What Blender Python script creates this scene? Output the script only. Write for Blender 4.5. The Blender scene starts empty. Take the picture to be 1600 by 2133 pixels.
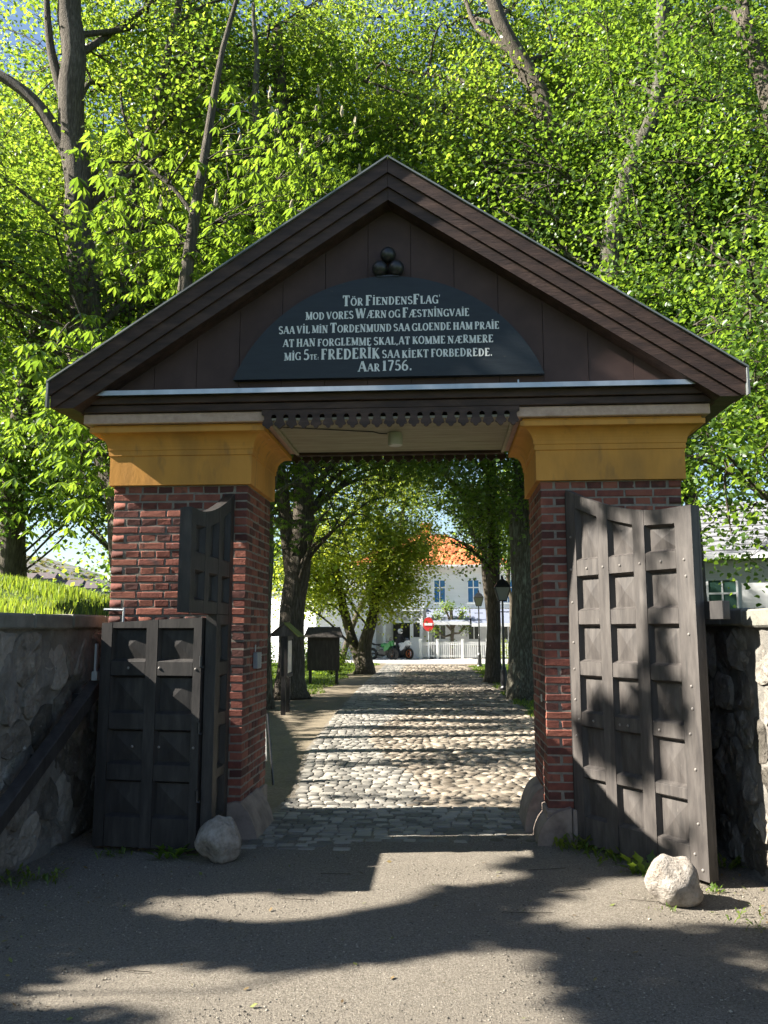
import bpy, bmesh, math, random
import numpy as np
from mathutils import Vector, Matrix
R = math.radians
random.seed(7); rng = np.random.default_rng(7)
sc = bpy.context.scene
COL = sc.collection
# ------------------------------------------------------------------ camera
cam_d = bpy.data.cameras.new('camera'); cam = bpy.data.objects.new('camera', cam_d); COL.objects.link(cam)
sc.camera = cam
cam_d.sensor_fit = 'VERTICAL'; cam_d.sensor_height = 36.0; cam_d.lens = 36.0*1750/2133
cam_d.clip_start = 0.05; cam_d.clip_end = 3000
cam.location = (0, -7.0, 1.73); cam.rotation_euler = (R(90+7.986), 0, R(4.0))
# ------------------------------------------------------------------ light
SUN_EL, SUN_AZ = R(35.5), R(7.0)            # the sun stands to the left, a touch in front of the gate
SUN = Vector((-math.cos(SUN_EL)*math.cos(SUN_AZ), -math.cos(SUN_EL)*math.sin(SUN_AZ), math.sin(SUN_EL)))
w = bpy.data.worlds.new('World'); sc.world = w; w.use_nodes = True
nt = w.node_tree; nt.nodes.clear()
sky = nt.nodes.new('ShaderNodeTexSky'); sky.sky_type = 'NISHITA'; sky.sun_disc = False
sky.sun_elevation = SUN_EL; sky.sun_rotation = math.atan2(SUN.x, SUN.y)
sky.air_density = 1.0; sky.dust_density = 0.7; sky.ozone_density = 1.6
bg = nt.nodes.new('ShaderNodeBackground'); bg.inputs[1].default_value = 0.052
wo = nt.nodes.new('ShaderNodeOutputWorld')
nt.links.new(sky.outputs[0], bg.inputs[0]); nt.links.new(bg.outputs[0], wo.inputs[0])
sd = bpy.data.lights.new('sun', 'SUN'); sd.energy = 5.0; sd.angle = R(0.53); sd.color = (1.0, 0.94, 0.84)
so = bpy.data.objects.new('sun', sd); COL.objects.link(so); so.rotation_euler = SUN.to_track_quat('Z', 'Y').to_euler()
sc.view_settings.view_transform = 'Standard'; sc.view_settings.look = 'None'
sc.view_settings.exposure = 2.08; sc.view_settings.gamma = 1.0; sc.view_settings.use_curve_mapping = False
sc.cycles.use_denoising = True
try: sc.cycles.denoiser = 'OPENIMAGEDENOISE'
except Exception: pass
sc.cycles.max_bounces = 6; sc.cycles.diffuse_bounces = 4; sc.cycles.glossy_bounces = 2
sc.cycles.transmission_bounces = 4; sc.cycles.transparent_max_bounces = 4
sc.cycles.use_light_tree = False; sc.cycles.caustics_reflective = False; sc.cycles.caustics_refractive = False
# ------------------------------------------------------------------ materials
def nodes(m):
    m.use_nodes = True; n = m.node_tree.nodes; n.clear()
    o = n.new('ShaderNodeOutputMaterial'); return n, m.node_tree.links, o
def ramp(n, stops):
    r = n.new('ShaderNodeValToRGB'); e = r.color_ramp.elements
    while len(e) > 1: e.remove(e[-1])
    e[0].position = stops[0][0]; e[0].color = (*stops[0][1], 1)
    for p, c in stops[1:]:
        x = e.new(p); x.color = (*c, 1)
    return r
def mat(name, cols, scale=6, detail=8, rough=0.8, bump=0.3, bscale=None, bdist=0.01, stretch=None, rnd=0.0, spec=0.35,
        metal=0.0, spots=None, speckle=None, rot=None):
    """procedural surface: a noise driven colour ramp, optional speckle and worn spots, noise bump, optional per piece tint"""
    m = bpy.data.materials.new(name); n, L, out = nodes(m)
    p = n.new('ShaderNodeBsdfPrincipled'); p.inputs['Roughness'].default_value = rough
    p.inputs['Specular IOR Level'].default_value = spec; p.inputs['Metallic'].default_value = metal
    tc = n.new('ShaderNodeTexCoord'); mp = n.new('ShaderNodeMapping')
    L.new(tc.outputs['Object'], mp.inputs[0])
    if stretch: mp.inputs['Scale'].default_value = stretch
    if rot: mp.inputs['Rotation'].default_value = rot
    src = mp.outputs[0]
    if rnd:
        oi = n.new('ShaderNodeObjectInfo'); g = n.new('ShaderNodeNewGeometry')
        ad = n.new('ShaderNodeMath'); ad.operation = 'ADD'
        L.new(oi.outputs['Random'], ad.inputs[0]); L.new(g.outputs['Random Per Island'], ad.inputs[1])
        fr = n.new('ShaderNodeMath'); fr.operation = 'FRACT'; L.new(ad.outputs[0], fr.inputs[0])
        va = n.new('ShaderNodeVectorMath'); va.operation = 'MULTIPLY_ADD'
        cb = n.new('ShaderNodeCombineXYZ')
        for k in range(3): L.new(fr.outputs[0], cb.inputs[k])
        L.new(cb.outputs[0], va.inputs[0]); va.inputs[1].default_value = (37, 53, 71); L.new(src, va.inputs[2])
        src = va.outputs[0]
    t = n.new('ShaderNodeTexNoise'); t.inputs['Scale'].default_value = scale; t.inputs['Detail'].default_value = detail
    t.inputs['Roughness'].default_value = 0.62
    L.new(src, t.inputs['Vector'])
    fac = t.outputs['Fac']
    if rnd:
        mx = n.new('ShaderNodeMath'); mx.operation = 'MULTIPLY_ADD'; L.new(fr.outputs[0], mx.inputs[0]); mx.inputs[1].default_value = rnd
        sb = n.new('ShaderNodeMath'); sb.operation = 'MULTIPLY_ADD'; L.new(t.outputs['Fac'], sb.inputs[0]); sb.inputs[1].default_value = 1-rnd*0.5; sb.inputs[2].default_value = -rnd*0.25
        L.new(sb.outputs[0], mx.inputs[2]); fac = mx.outputs[0]
    k = len(cols); rp = ramp(n, [(0.28+0.44*i/max(1, k-1), c) for i, c in enumerate(cols)])
    L.new(fac, rp.inputs[0]); colr = rp.outputs[0]
    def mixin(col_in, colour, sc_, lo, hi, amt=1.0, dt=4):
        t2 = n.new('ShaderNodeTexNoise'); t2.inputs['Scale'].default_value = sc_; t2.inputs['Detail'].default_value = dt
        L.new(src, t2.inputs['Vector'])
        mr = n.new('ShaderNodeMapRange'); mr.inputs['From Min'].default_value = lo; mr.inputs['From Max'].default_value = hi
        mr.inputs['To Max'].default_value = amt
        L.new(t2.outputs['Fac'], mr.inputs[0])
        mm = n.new('ShaderNodeMix'); mm.data_type = 'RGBA'; L.new(mr.outputs[0], mm.inputs[0])
        L.new(col_in, mm.inputs[6]); mm.inputs[7].default_value = (*colour, 1); return mm.outputs[2]
    for s in (spots or []): colr = mixin(colr, *s)
    for s in (speckle or []): colr = mixin(colr, *s)
    L.new(colr, p.inputs['Base Color'])
    if bump:
        b = n.new('ShaderNodeBump'); b.inputs['Strength'].default_value = bump; b.inputs['Distance'].default_value = bdist
        t3 = n.new('ShaderNodeTexNoise'); t3.inputs['Scale'].default_value = bscale or scale*3; t3.inputs['Detail'].default_value = 8
        t3.inputs['Roughness'].default_value = 0.65
        L.new(src, t3.inputs['Vector']); L.new(t3.outputs['Fac'], b.inputs['Height']); L.new(b.outputs[0], p.inputs['Normal'])
    L.new(p.outputs[0], out.inputs[0]); return m
def leafmat(name, dark, light, tl=0.55, gloss=0.4, tcol=None):
    m = bpy.data.materials.new(name); n, L, out = nodes(m)
    a = n.new('ShaderNodeAttribute'); a.attribute_name = 'tint'
    rp = ramp(n, [(0.0, dark), (1.0, light)]); L.new(a.outputs['Fac'], rp.inputs[0])
    p = n.new('ShaderNodeBsdfPrincipled'); p.inputs['Roughness'].default_value = gloss; p.inputs['Specular IOR Level'].default_value = 0.45
    L.new(rp.outputs[0], p.inputs['Base Color'])
    tr = n.new('ShaderNodeBsdfTranslucent')
    mu = n.new('ShaderNodeMix'); mu.data_type = 'RGBA'; mu.blend_type = 'MULTIPLY'; mu.inputs[0].default_value = 1
    L.new(rp.outputs[0], mu.inputs[6]); mu.inputs[7].default_value = (*(tcol or (4.0, 3.4, 1.7)), 1); L.new(mu.outputs[2], tr.inputs[0])
    mx = n.new('ShaderNodeMixShader'); mx.inputs[0].default_value = tl
    L.new(p.outputs[0], mx.inputs[1]); L.new(tr.outputs[0], mx.inputs[2]); L.new(mx.outputs[0], out.inputs[0]); return m
M = {}
M['brick'] = mat('brick_red', [(0.075, 0.030, 0.025), (0.145, 0.048, 0.036), (0.19, 0.062, 0.044), (0.25, 0.090, 0.060)], 9, 8, 0.9, 0.9, 50, 0.004, rnd=0.55,
                 spots=[((0.05, 0.035, 0.035), 9, 0.62, 0.75, 0.8)], speckle=[((0.42, 0.36, 0.32), 14, 0.70, 0.78, 0.6)])
M['mortar'] = mat('mortar_grey', [(0.15, 0.13, 0.11), (0.27, 0.24, 0.20)], 20, 6, 0.95, 0.8, 90, 0.004)
M['ochre'] = mat('ochre_render', [(0.48, 0.22, 0.045), (0.57, 0.265, 0.055), (0.61, 0.29, 0.065)], 3, 8, 0.85, 0.5, 26, 0.004,
                 speckle=[((0.62, 0.55, 0.44), 22, 0.745, 0.77, 0.9)], spots=[((0.27, 0.14, 0.045), 3.5, 0.50, 0.78, 0.7), ((0.15, 0.095, 0.055), 9, 0.60, 0.78, 0.6)], stretch=(1, 1, 0.35))
M['slab'] = mat('sandstone_slab', [(0.44, 0.29, 0.225), (0.60, 0.42, 0.335)], 18, 8, 0.9, 0.8, 80, 0.004)
M['plinth'] = mat('plinth_stone', [(0.13, 0.10, 0.085), (0.235, 0.185, 0.155), (0.30, 0.245, 0.205)], 6, 8, 0.9, 0.6, 40, 0.006)
M['brown'] = mat('brown_stained_board', [(0.024, 0.014, 0.012), (0.055, 0.031, 0.024), (0.095, 0.055, 0.042)], 3.5, 10, 0.6, 0.7, 14, 0.006,
                 stretch=(1, 4, 5), spots=[((0.10, 0.065, 0.05), 7, 0.66, 0.80, 0.5)], speckle=[((0.30, 0.27, 0.25), 24, 0.765, 0.79, 0.6)])
M['panel'] = mat('tympanum_panel', [(0.050, 0.028, 0.025), (0.078, 0.045, 0.040)], 4, 6, 0.7, 0.25, 60, 0.002)
M['signblack'] = mat('sign_black_paint', [(0.013, 0.018, 0.024), (0.020, 0.027, 0.034)], 5, 6, 0.5, 0.3, 14, 0.004, stretch=(1, 1, 6),
                     speckle=[((0.10, 0.085, 0.06), 9, 0.70, 0.78, 0.7)])
M['letter'] = mat('white_lettering', [(0.64, 0.64, 0.62), (0.82, 0.82, 0.80)], 18, 6, 0.7, 0)
M['iron'] = mat('black_iron', [(0.012, 0.012, 0.013), (0.03, 0.03, 0.032)], 14, 6, 0.38, 0.4, 30, 0.002, spec=0.5)
M['zinc'] = mat('zinc_flashing', [(0.30, 0.33, 0.36), (0.48, 0.51, 0.54)], 5, 6, 0.35, 0.15, 20, 0.002, metal=0.6)
M['roofmetal'] = mat('roof_sheet', [(0.12, 0.13, 0.13), (0.24, 0.26, 0.26)], 5, 6, 0.5, 0.1, 20, 0.002, metal=0.3)
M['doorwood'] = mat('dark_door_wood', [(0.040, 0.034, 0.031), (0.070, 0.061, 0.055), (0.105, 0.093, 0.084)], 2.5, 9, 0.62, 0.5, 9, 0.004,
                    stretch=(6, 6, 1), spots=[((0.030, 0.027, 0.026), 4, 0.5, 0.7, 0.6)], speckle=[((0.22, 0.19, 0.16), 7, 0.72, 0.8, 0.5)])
M['doorblack'] = mat('blackish_wood', [(0.014, 0.0125, 0.012), (0.028, 0.025, 0.024), (0.05, 0.045, 0.041)], 3, 8, 0.55, 0.5, 12, 0.003, stretch=(5, 5, 1))  # darker than the right leaf's wood; left leaf, boards and rail
M['stud'] = mat('iron_stud', [(0.16, 0.14, 0.125), (0.24, 0.22, 0.2)], 10, 3, 0.5, 0)
M['ceilwood'] = mat('grey_ceiling_board', [(0.30, 0.27, 0.21), (0.43, 0.39, 0.31)], 3, 8, 0.8, 0.3, 12, 0.003, stretch=(1, 6, 6))
M['white'] = mat('white_paint', [(0.70, 0.70, 0.70), (0.80, 0.80, 0.79)], 4, 6, 0.5, 0.1)
M['lampwhite'] = mat('lamp_plastic', [(0.45, 0.45, 0.42), (0.5, 0.5, 0.47)], 4, 3, 0.4, 0)
M['steel'] = mat('grey_box', [(0.22, 0.25, 0.29), (0.28, 0.31, 0.35)], 12, 4, 0.35, 0, metal=0.5)
M['stonewall'] = mat('wall_stone', [(0.075, 0.066, 0.053), (0.17, 0.15, 0.125), (0.31, 0.28, 0.24)], 9, 10, 0.92, 1.0, 26, 0.035, rnd=0.5,
                     spots=[((0.12, 0.13, 0.07), 4, 0.62, 0.8, 0.5), ((0.055, 0.05, 0.048), 7, 0.60, 0.75, 0.7)], speckle=[((0.42, 0.41, 0.38), 16, 0.66, 0.76, 0.8)])
M['wallmortar'] = mat('wall_mortar', [(0.12, 0.11, 0.095), (0.24, 0.225, 0.20)], 7, 10, 0.95, 1.0, 24, 0.02, spots=[((0.07, 0.065, 0.055), 3, 0.52, 0.72, 0.7)])
M['coping'] = mat('coping_concrete', [(0.13, 0.125, 0.105), (0.24, 0.23, 0.195)], 7, 9, 0.95, 0.8, 40, 0.008, spots=[((0.07, 0.08, 0.045), 5, 0.55, 0.75, 0.6)])
M['gravel'] = mat('gravel_asphalt', [(0.095, 0.081, 0.063), (0.195, 0.171, 0.137), (0.31, 0.273, 0.218)], 70, 10, 0.95, 1.0, 110, 0.02,
                  spots=[((0.20, 0.175, 0.14), 1.1, 0.5, 0.8, 0.55), ((0.09, 0.08, 0.065), 2.3, 0.58, 0.78, 0.4)], speckle=[((0.42, 0.38, 0.32), 170, 0.60, 0.68, 0.8), ((0.05, 0.043, 0.035), 130, 0.58, 0.66, 0.6)])
M['sand'] = mat('sandy_path', [(0.12, 0.095, 0.062), (0.24, 0.20, 0.14)], 30, 9, 0.95, 0.6, 90, 0.008, spots=[((0.12, 0.10, 0.07), 2.5, 0.5, 0.75, 0.6)])
M['bed'] = mat('cobble_bed', [(0.14, 0.12, 0.095), (0.23, 0.20, 0.16)], 25, 8, 0.95, 0.6, 80, 0.008)
M['cobble'] = mat('cobble_stone', [(0.095, 0.078, 0.058), (0.19, 0.158, 0.122), (0.30, 0.252, 0.195)], 9, 8, 0.72, 0.7, 45, 0.004, rnd=0.8,
                  speckle=[((0.33, 0.17, 0.10), 4, 0.66, 0.78, 0.4)])
M['sett'] = mat('sett_stone', [(0.12, 0.113, 0.10), (0.20, 0.187, 0.165), (0.29, 0.27, 0.235)], 12, 8, 0.7, 0.7, 45, 0.004, rnd=0.8)
M['road'] = mat('pale_road', [(0.40, 0.385, 0.36), (0.48, 0.465, 0.44)], 10, 8, 0.9, 0.3, 60, 0.004)
M['boulder'] = mat('pale_boulder', [(0.15, 0.125, 0.10), (0.32, 0.285, 0.245), (0.44, 0.40, 0.355)], 6, 12, 0.9, 1.0, 22, 0.02, spots=[((0.34, 0.22, 0.13), 3, 0.58, 0.78, 0.5), ((0.20, 0.19, 0.18), 8, 0.62, 0.72, 0.6)])
M['pebble'] = mat('pebbles', [(0.09, 0.08, 0.065), (0.18, 0.16, 0.13), (0.32, 0.29, 0.24)], 3, 4, 0.8, 0, rnd=0.9)
M['soil'] = mat('bare_soil', [(0.055, 0.045, 0.03), (0.10, 0.085, 0.06)], 8, 8, 0.95, 0.6, 30, 0.02)
M['turf'] = mat('turf', [(0.028, 0.055, 0.010), (0.06, 0.10, 0.02)], 3, 8, 0.95, 0.6, 30, 0.03)
M['bark'] = mat('bark', [(0.035, 0.028, 0.021), (0.085, 0.070, 0.052), (0.17, 0.145, 0.115)], 5, 10, 0.95, 1.0, 9, 0.05, stretch=(5, 5, 0.9),
                spots=[((0.11, 0.12, 0.075), 3, 0.6, 0.8, 0.5)])
M['barklichen'] = mat('lichen_bark', [(0.035, 0.030, 0.022), (0.08, 0.072, 0.052), (0.20, 0.20, 0.15)], 7, 10, 0.95, 1.0, 9, 0.05, stretch=(5, 5, 0.9),
                spots=[((0.24, 0.26, 0.20), 2.4, 0.54, 0.72, 0.6)])
M['twig'] = mat('twig', [(0.035, 0.028, 0.02), (0.07, 0.058, 0.045)], 6, 3, 0.9, 0)
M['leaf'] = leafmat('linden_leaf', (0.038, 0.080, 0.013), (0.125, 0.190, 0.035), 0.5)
M['leafd'] = leafmat('shade_leaf', (0.028, 0.066, 0.011), (0.092, 0.158, 0.028), 0.45)  # darker copy of the linden leaf, shade of the dim crowns in its colour
M['leafc'] = leafmat('chestnut_leaf', (0.045, 0.088, 0.014), (0.095, 0.160, 0.026), 0.45)
M['leafy'] = leafmat('young_bright_leaf', (0.10, 0.15, 0.025), (0.19, 0.24, 0.05), 0.55)
M['grassb'] = leafmat('grass_blade', (0.045, 0.095, 0.012), (0.15, 0.20, 0.03), 0.4, 0.5, (2.0, 1.9, 0.8))
M['grassd'] = leafmat('dry_grass_blade', (0.10, 0.17, 0.025), (0.26, 0.32, 0.06), 0.4, 0.5, (2.0, 1.9, 0.9))
M['cream'] = mat('cream_flower', [(0.30, 0.25, 0.16), (0.45, 0.40, 0.28)], 20, 4, 0.9, 0)
M['yellow'] = mat('dandelion_yellow', [(0.65, 0.48, 0.02), (0.75, 0.6, 0.05)], 9, 2, 0.8, 0)
M['clapboard'] = mat('white_clapboard', [(0.66, 0.67, 0.68), (0.76, 0.77, 0.78)], 2, 6, 0.6, 0.4, 1.0, 0.01, stretch=(0.4, 0.4, 9))
M['bluewhite'] = mat('white_trim', [(0.72, 0.74, 0.76), (0.78, 0.80, 0.82)], 2, 4, 0.5, 0)
M['rooftile'] = mat('orange_tile', [(0.42, 0.10, 0.035), (0.62, 0.19, 0.07), (0.70, 0.27, 0.11)], 6, 6, 0.8, 0.8, 8, 0.05, rnd=0.5)
M['slate'] = mat('grey_slate', [(0.16, 0.165, 0.18), (0.24, 0.245, 0.26)], 6, 8, 0.7, 0.6, 10, 0.02)
M['awning'] = mat('awning_cloth', [(0.16, 0.18, 0.24), (0.20, 0.22, 0.29)], 3, 5, 0.8, 0)
M['awnwhite'] = mat('awning_hem', [(0.6, 0.61, 0.64), (0.66, 0.67, 0.7)], 3, 4, 0.8, 0)
M['dark'] = mat('dark_opening', [(0.012, 0.012, 0.012), (0.02, 0.019, 0.018)], 3, 4, 0.6, 0)
M['asphalt'] = mat('asphalt', [(0.045, 0.045, 0.047), (0.07, 0.07, 0.07)], 30, 8, 0.9, 0.3, 60, 0.004)
M['rubber'] = mat('rubber', [(0.012, 0.012, 0.012), (0.022, 0.022, 0.022)], 8, 3, 0.6, 0)
M['green'] = mat('green_fairing', [(0.01, 0.12, 0.03), (0.02, 0.18, 0.04)], 3, 3, 0.3, 0, spec=0.5)
M['orange'] = mat('orange_fairing', [(0.55, 0.13, 0.02), (0.62, 0.17, 0.03)], 3, 3, 0.3, 0, spec=0.5)
M['red'] = mat('sign_red', [(0.50, 0.03, 0.03), (0.55, 0.04, 0.035)], 3, 3, 0.4, 0)
M['skin'] = mat('skin', [(0.42, 0.26, 0.19), (0.48, 0.30, 0.22)], 8, 3, 0.6, 0)
M['cloth'] = mat('black_jacket', [(0.015, 0.015, 0.017), (0.03, 0.03, 0.033)], 8, 4, 0.7, 0.2)
M['helmet'] = mat('grey_helmet', [(0.38, 0.39, 0.41), (0.45, 0.46, 0.48)], 5, 3, 0.25, 0, spec=0.6)
M['poster'] = mat('printed_sheet', [(0.20, 0.22, 0.27), (0.45, 0.43, 0.40), (0.62, 0.52, 0.40)], 2.6, 6, 0.35, 0, stretch=(1, 1, 2.2))
M['moss'] = mat('mossy_board', [(0.10, 0.11, 0.03), (0.22, 0.23, 0.06)], 6, 8, 0.95, 0.6)
M['hillbush'] = leafmat('hillside_leaf', (0.05, 0.06, 0.035), (0.13, 0.14, 0.07), 0.2, 0.8)
M['rock'] = mat('hill_rock', [(0.10, 0.095, 0.085), (0.19, 0.18, 0.16), (0.10, 0.11, 0.06)], 0.06, 10, 0.95, 0.4, 0.3, 1.0)
M['farhouse'] = mat('far_grey_wall', [(0.16, 0.15, 0.16), (0.26, 0.24, 0.24)], 1, 4, 0.9, 0)
M['farroof'] = mat('far_roof', [(0.07, 0.062, 0.066), (0.13, 0.10, 0.10)], 1, 4, 0.9, 0)
def glass(name, col, rough=0.08):
    m = bpy.data.materials.new(name); n, L, out = nodes(m)
    p = n.new('ShaderNodeBsdfPrincipled'); p.inputs['Base Color'].default_value = (*col, 1)
    p.inputs['Roughness'].default_value = rough; p.inputs['Specular IOR Level'].default_value = 0.9
    L.new(p.outputs[0], out.inputs[0]); return m
M['panesky'] = glass('window_pane_sky', (0.05, 0.17, 0.36)); M['panedark'] = glass('window_pane_dark', (0.03, 0.035, 0.04))  # the blue is the reflected sky, put into the pane colour
M['panegreen'] = glass('window_pane_green', (0.05, 0.11, 0.09)); M['lampglass'] = glass('lantern_glass', (0.30, 0.31, 0.28), 0.2)
# ------------------------------------------------------------------ mesh helpers
class MB:
    def __init__(s): s.v = []; s.f = []
    def add(s, vs, fs):
        b = len(s.v); s.v += [tuple(x) for x in vs]; s.f += [tuple(b+i for i in f) for f in fs]; return s
    def box(s, x0, y0, z0, x1, y1, z1, mtx=None, ch=0.0):
        if ch > 0:
            bm = bmesh.new(); bmesh.ops.create_cube(bm, size=1)
            for q in bm.verts: q.co = Vector(((x0+x1)/2+q.co.x*(x1-x0), (y0+y1)/2+q.co.y*(y1-y0), (z0+z1)/2+q.co.z*(z1-z0)))
            bmesh.ops.bevel(bm, geom=bm.edges[:], offset=ch, segments=1, affect='EDGES')
            bm.verts.ensure_lookup_table(); vs = [q.co.copy() for q in bm.verts]; fs = [[q.index for q in f.verts] for f in bm.faces]; bm.free()
        else:
            vs = [Vector(p) for p in ((x0,y0,z0),(x1,y0,z0),(x1,y1,z0),(x0,y1,z0),(x0,y0,z1),(x1,y0,z1),(x1,y1,z1),(x0,y1,z1))]
            fs = [(0,3,2,1),(4,5,6,7),(0,1,5,4),(1,2,6,5),(2,3,7,6),(3,0,4,7)]
        if mtx: vs = [mtx @ p for p in vs]
        return s.add(vs, fs)
    def prism(s, poly, y0, y1, mtx=None, holes=False):
        """polygon in XZ extruded from y0 to y1 (the polygon runs counter-clockwise seen from -y)"""
        n = len(poly); vs = [Vector((x, y0, z)) for x, z in poly] + [Vector((x, y1, z)) for x, z in poly]
        if mtx: vs = [mtx @ p for p in vs]
        fs = [tuple(range(n)), tuple(range(2*n-1, n-1, -1))] + [((i+1) % n, i, n+i, n+(i+1) % n) for i in range(n)]
        return s.add(vs, fs)
    def tube(s, pts, rad, n=8, cap=True):
        pts = [Vector(p) for p in pts]; rad = rad if hasattr(rad, '__len__') else [rad]*len(pts)
        rings = []; up = None
        for i, p in enumerate(pts):
            d = (pts[min(i+1, len(pts)-1)]-pts[max(i-1, 0)])
            if d.length < 1e-9: d = Vector((0, 0, 1))
            d.normalize()
            if up is None: up = d.orthogonal().normalized()
            up = (up - d*up.dot(d)); up = up.normalized() if up.length > 1e-6 else d.orthogonal().normalized()
            q = d.cross(up)
            rings.append([p + (up*math.cos(2*math.pi*k/n)+q*math.sin(2*math.pi*k/n))*rad[i] for k in range(n)])
        vs = [v for r_ in rings for v in r_]; fs = []
        for i in range(len(pts)-1):
            for k in range(n): fs.append((i*n+k, i*n+(k+1) % n, (i+1)*n+(k+1) % n, (i+1)*n+k))
        if cap: fs.append(tuple(range(n-1, -1, -1))); fs.append(tuple((len(pts)-1)*n+k for k in range(n)))
        return s.add(vs, fs)
    def lathe(s, prof, c=(0, 0, 0), n=16):
        vs = []; fs = []
        for r_, z in prof:
            for k in range(n): vs.append((c[0]+r_*math.cos(2*math.pi*k/n), c[1]+r_*math.sin(2*math.pi*k/n), c[2]+z))
        for i in range(len(prof)-1):
            for k in range(n): fs.append((i*n+k, i*n+(k+1) % n, (i+1)*n+(k+1) % n, (i+1)*n+k))
        fs.append(tuple(range(n-1, -1, -1))); fs.append(tuple((len(prof)-1)*n+k for k in range(n)))
        return s.add(vs, fs)
    def mesh(s, name, m, smooth=False):
        me = bpy.data.meshes.new(name); me.from_pydata(s.v, [], s.f); me.materials.append(m)
        if smooth: me.shade_smooth()
        me.update(); return me
    def build(s, name, m, parent=None, smooth=False, **k):
        return link(s.mesh(name, m, smooth), name, parent, **k)
def link(me, name, parent=None, loc=None, rot=None, **props):
    o = bpy.data.objects.new(name, me); COL.objects.link(o)
    if loc is not None: o.location = loc
    if rot is not None: o.rotation_euler = rot
    if parent is not None:
        o.parent = parent; o.matrix_parent_inverse = PW(parent).inverted()
    for a, b in props.items(): o[a] = b
    return o
def PW(o):
    m = Matrix.LocRotScale(o.location, o.rotation_euler, o.scale)
    return m if o.parent is None else PW(o.parent) @ o.matrix_parent_inverse @ m
def thing(name, label, cat, loc=(0, 0, 0), group=None):
    o = bpy.data.objects.new(name, None); COL.objects.link(o); o.location = loc; o.empty_display_size = 0.2
    tag(o, label, cat, group); return o
def tag(o, label, cat, group=None):
    o['label'] = label; o['category'] = cat
    if group: o['group'] = group
    return o
def npmesh(name, V, F, m, attr=None, smooth=False):
    """fast mesh from numpy arrays; F (n,k) of constant k, or a list of such"""
    me = bpy.data.meshes.new(name); Fs = F if isinstance(F, list) else [F]
    me.vertices.add(len(V)); me.vertices.foreach_set('co', np.ascontiguousarray(V, dtype=np.float32).ravel())
    idx = np.concatenate([f.ravel() for f in Fs]); cnt = np.concatenate([np.full(len(f), f.shape[1]) for f in Fs])
    me.loops.add(len(idx)); me.loops.foreach_set('vertex_index', idx.astype(np.int32))
    me.polygons.add(len(cnt)); st = np.concatenate([[0], np.cumsum(cnt)[:-1]])
    me.polygons.foreach_set('loop_start', st.astype(np.int32))
    if smooth: me.polygons.foreach_set('use_smooth', np.ones(len(cnt), dtype=bool))
    if attr is not None:
        a = me.attributes.new('tint', 'FLOAT', 'POINT'); a.data.foreach_set('value', attr.astype(np.float32))
    me.materials.append(m); me.update(calc_edges=True); return me
def replicate(base, faces, pos, rot, scl):
    """copies of one small shape: pos (n,3), rot (n,3,3), scl (n,3)"""
    B = np.array(base)[None]*scl[:, None, :]; V = np.einsum('nij,nkj->nki', rot, B)+pos[:, None, :]
    nb = len(base); off = (np.arange(len(pos))*nb)[:, None, None]
    out = []
    for k in sorted({len(f) for f in faces}):
        fk = np.array([f for f in faces if len(f) == k]); out.append((fk[None]+off).reshape(-1, k))
    return V.reshape(-1, 3), out
def rotz(a):
    c, s_ = np.cos(a), np.sin(a); o = np.zeros((len(a), 3, 3)); o[:, 0, 0] = c; o[:, 0, 1] = -s_; o[:, 1, 0] = s_; o[:, 1, 1] = c; o[:, 2, 2] = 1
    return o
def vnoise(P, f=1.0, seed=0):
    """cheap smooth value noise on points (n,3) -> about -1..1"""
    P = P*f; i = np.floor(P).astype(np.int64); u = P-i; u = u*u*(3-2*u); r = 0
    for dx in (0, 1):
        for dy in (0, 1):
            for dz in (0, 1):
                a, b, c = i[:, 0]+dx, i[:, 1]+dy, i[:, 2]+dz
                h = np.sin(a*127.1+b*311.7+c*74.7+seed*53.3)*43758.5453; h = h-np.floor(h)
                wgt = (u[:, 0] if dx else 1-u[:, 0])*(u[:, 1] if dy else 1-u[:, 1])*(u[:, 2] if dz else 1-u[:, 2])
                r = r+wgt*h
    return r*2-1
GZ = 0.06                                    # level of the ground
XC = -0.43                                   # middle of the gateway
# ================================================================== gateway
gate = thing('gateway', 'brick gateway with ochre capitals, dark brown gable and black inscription board', 'gateway', (XC, 0.5, GZ))
PIL = ((-2.83, -1.66), (0.82, 1.97)); PD = 0.95
def brick_mesh(L, H, D, seed):
    r_ = random.Random(seed); j = lambda a: r_.uniform(-a, a)
    b = MB(); c = 0.006; v = []
    for y, s_ in ((D, 0), (0.005, 0), (0, c)):
        for sx, sz in ((-1, -1), (1, -1), (1, 1), (-1, 1)):
            v.append((sx*(L/2-s_)+j(0.0035), y+(j(0.003) if y < 0.01 else 0), sz*(H/2-s_)+j(0.0025)))
    f = [(i, (i+1) % 4, 4+(i+1) % 4, 4+i) for i in range(4)]+[(4+i, 4+(i+1) % 4, 8+(i+1) % 4, 8+i) for i in range(4)]+[(8, 9, 10, 11)]
    b.add(v, f); return b
CR = 0.0693; NB = int(round((2.96-0.32)/CR)); CR = (2.96-0.32)/NB; BH = CR-0.0135
BM = {}
for kind, L in (('s', 0.235), ('h', 0.112)):
    for q in range(5):
        mb = brick_mesh(L, BH, 0.10, q+(50 if kind == 'h' else 0)); BM[kind, q] = (mb, mb.mesh('brick', M['brick']))
bricks = []                                   # (pillar, centre, rotation about z, kind, variant, scale x, visible size)
camv = Vector((0, -7, 1.73))
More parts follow.
